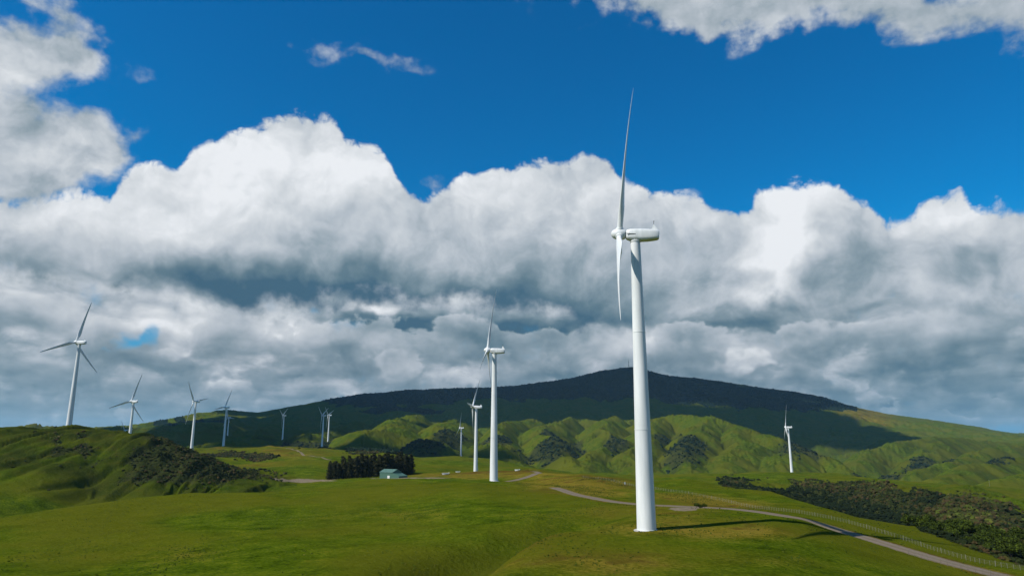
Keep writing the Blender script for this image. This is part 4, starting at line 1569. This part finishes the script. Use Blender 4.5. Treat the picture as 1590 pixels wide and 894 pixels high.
fence([(1168, 268), (1233, 247), (1311, 224), (1379, 205), (1441, 187), (1517, 172), (1600, 163)], 1.25,
      "long pale post and wire fence on the far side of the gravel road", post_m)
fence([(1395, 176), (1440, 168), (1500, 158), (1560, 150), (1620, 143)], 1.6,
      "dark post and wire fence on the near side of the road at lower right", dpost_m)
fence([(905, 415), (940, 396), (971, 380), (1010, 352), (1060, 322), (1120, 300), (1168, 270)], 2.4,
      "faint fence running down between the yellow grass and the green field behind the tall tower", post_m, rad=0.06)

# ------------------------------------------------------------------ small things
# white marker beside the fence, leaning
x, y, z = at(970, 372)
o = empty("marker_board", (x, y, z), 0.3)
props(o, "small white leaning marker on the fence line left of the tall tower", "marker")
o.rotation_euler = (0, math.radians(-14), 0.3)
MB().box(0.16, 0.12, 1.5, (0, 0, 0.6), bev=0.02).done("post", post_m, o, False)
MB().box(0.75, 0.06, 1.1, (0, -0.10, 1.35), bev=0.02).done("board", pale_m, o, False)
for px, Y, lab, s in ((803, 640, "white water trough beside the farm track, left of its bend", 1.0),
                      (692, 560, "long pale trough in the brown paddock left of the close pair of towers", 1.2),
                      (711, 590, "short pale trough in the brown paddock next to the longer one", 0.8)):
    x, y, z = at(px, Y)
    o = empty("water_trough", (x, y, z), random.uniform(-0.3, 0.3))
    props(o, lab, "trough", "pale troughs in the paddocks")
    MB().lathe([(1.0, -0.3), (1.3, 0.75), (1.38, 0.8), (1.2, 0.8), (1.1, 0.5)], 20).done("basin", pale_m, o)
    MB().box(0.5, 0.4, 0.35, (1.2, 0, 0.85), bev=0.03).done("float_box", pale_m, o, False)
    o.scale = (s * 1.9, s, s * 1.2)

# lattice mast on the summit
x, y, z = at(981.5, 5480)
mast = empty("radio_mast", (x, y, z - 2))
props(mast, "thin radio mast on the mountain's summit beside the tall tower", "mast")
lat = MB()
HM, B0, B1 = 84.0, 4.0, 1.0
cs = [(-1, -1), (1, -1), (1, 1), (-1, 1)]
for cx, cy in cs:
    lat.tube([(cx * B0, cy * B0, 0), (cx * B1, cy * B1, HM * 0.8)], 0.42, 5)
for k in range(12):
    z0, z1 = HM * 0.8 * k / 12, HM * 0.8 * (k + 1) / 12
    b0_, b1_ = B0 + (B1 - B0) * k / 12, B0 + (B1 - B0) * (k + 1) / 12
    for q in range(4):
        c0, c1 = cs[q], cs[(q + 1) % 4]
        lat.tube([(c0[0] * b0_, c0[1] * b0_, z0), (c1[0] * b1_, c1[1] * b1_, z1)], 0.2, 4)
lat.done("lattice", dark_m, mast)
MB().tube([(0, 0, HM * 0.8), (0, 0, HM)], 0.45, 6).done("antenna", dark_m, mast)
MB().lathe([(2.2, 0), (2.2, 1.0)], 16, Matrix.Translation((2.4, -1.0, HM * 0.45)) @ Matrix.Rotation(1.57, 4, 'X')).done("dish", pale_m, mast)

x, y, z = at(1532, 1180)
mast = empty("power_pole", (x, y, z - 0.5))
props(mast, "slim pale pole standing on the green hillside at far right", "pole")
MB().lathe([(0.32, 0), (0.2, 19)], 8).done("pole", post_m, mast)
MB().box(2.6, 0.2, 0.25, (0, 0, 17.6)).done("crossarm", post_m, mast, False)

# ------------------------------------------------------------------ cloud meshes added out of view, placed only to shade the land
cm, cb = new_mat("shadow_caster", 1.0, 0.0)
cb.inputs["Base Color"].default_value = (0.9, 0.9, 0.9, 1)


def add_shadow_caster(cx, cy, rx, ry, gz=150, hz=3900, seed=0, n=70):
    """a heaped mass added out of view so that its shadow falls on the given ground"""
    k = (hz - gz) / SUN.z
    ox, oy = cx + SUN.x * k, cy + SUN.y * k
    r_ = np.random.default_rng(seed)
    v, f = ico(2)
    V, Fs, off = [], [], 0
    for q in range(n):
        a, rr = r_.uniform(0, 6.28), math.sqrt(r_.uniform(0, 1))
        px_, py_ = rx * rr * math.cos(a) * 1.05, ry * rr * math.sin(a) * 1.05
        s = r_.uniform(0.10, 0.34) * (1.2 - 0.75 * rr)
        vv = v * np.array([rx * s, ry * s, 170 + 120 * (1 - rr)])
        d = 1 + 0.22 * pnoise(v[:, 0] * 2 + q * 5, v[:, 1] * 2 + v[:, 2], seed) + 0.12 * pnoise(v[:, 0] * 5 + q, v[:, 1] * 5 + v[:, 2] * 3, seed + 1)
        V.append(vv * d[:, None] + np.array([px_, py_, r_.uniform(0, 120)]))
        Fs.append(f + off)
        off += len(v)
    me_ = np_mesh("shadow_caster", np.concatenate(V), np.concatenate(Fs), True)
    o_ = link_obj("shadow_caster", me_, cm)
    o_.location = (ox, oy, hz)
    props(o_, kind='structure')
    return o_


def ground_at(px, py, Y):
    tx, tz = ray(px, py)
    return tx * Y, Y, tz * Y


SHADE = [  # pixel, distance, half width px, half depth m
    (905, 600, 5300, 340, 1150), (620, 625, 4700, 260, 1400), (1090, 630, 3900, 230, 1000), (700, 640, 3800, 250, 800), (880, 640, 3500, 120, 450),
    (400, 665, 3300, 230, 1300), (490, 690, 1450, 130, 280), (1330, 672, 3400, 110, 480), (1180, 660, 3500, 120, 560), (1375, 688, 3080, 105, 240), (300, 680, 2100, 120, 500), (1455, 690, 3050, 22, 60), (1490, 684, 3300, 16, 60), (596, 664, 2350, 16, 50),
]
for q, (px, py, Y, hw, hd) in enumerate(SHADE):
    x, y, z = ground_at(px, py, Y)
    add_shadow_caster(x, y, hw * Y / 1085.0, hd, gz=z, hz=4200 if Y > 2500 else 3000, seed=q + 3)

# ------------------------------------------------------------------ the air
hz_m = bpy.data.materials.new("haze")
hz_m.use_nodes = True
hn = hz_m.node_tree.nodes
hn.clear()
ho_ = hn.new("ShaderNodeOutputMaterial")
pv = hn.new("ShaderNodeVolumePrincipled")
pv.inputs["Color"].default_value = (0.42, 0.74, 1.0, 1)
pv.inputs["Density"].default_value = 0.000026
pv.inputs["Anisotropy"].default_value = 0.1
hz_m.node_tree.links.new(pv.outputs[0], ho_.inputs["Volume"])
zmin, zmax = float(H.min()) - 1.0, float(H.max()) + 90
hb = MB()
hb.box(60800, 60800, zmax - zmin, (0, 0, (zmax + zmin) / 2))
hz = hb.done("haze", hz_m, None, False)
props(hz, kind='stuff')
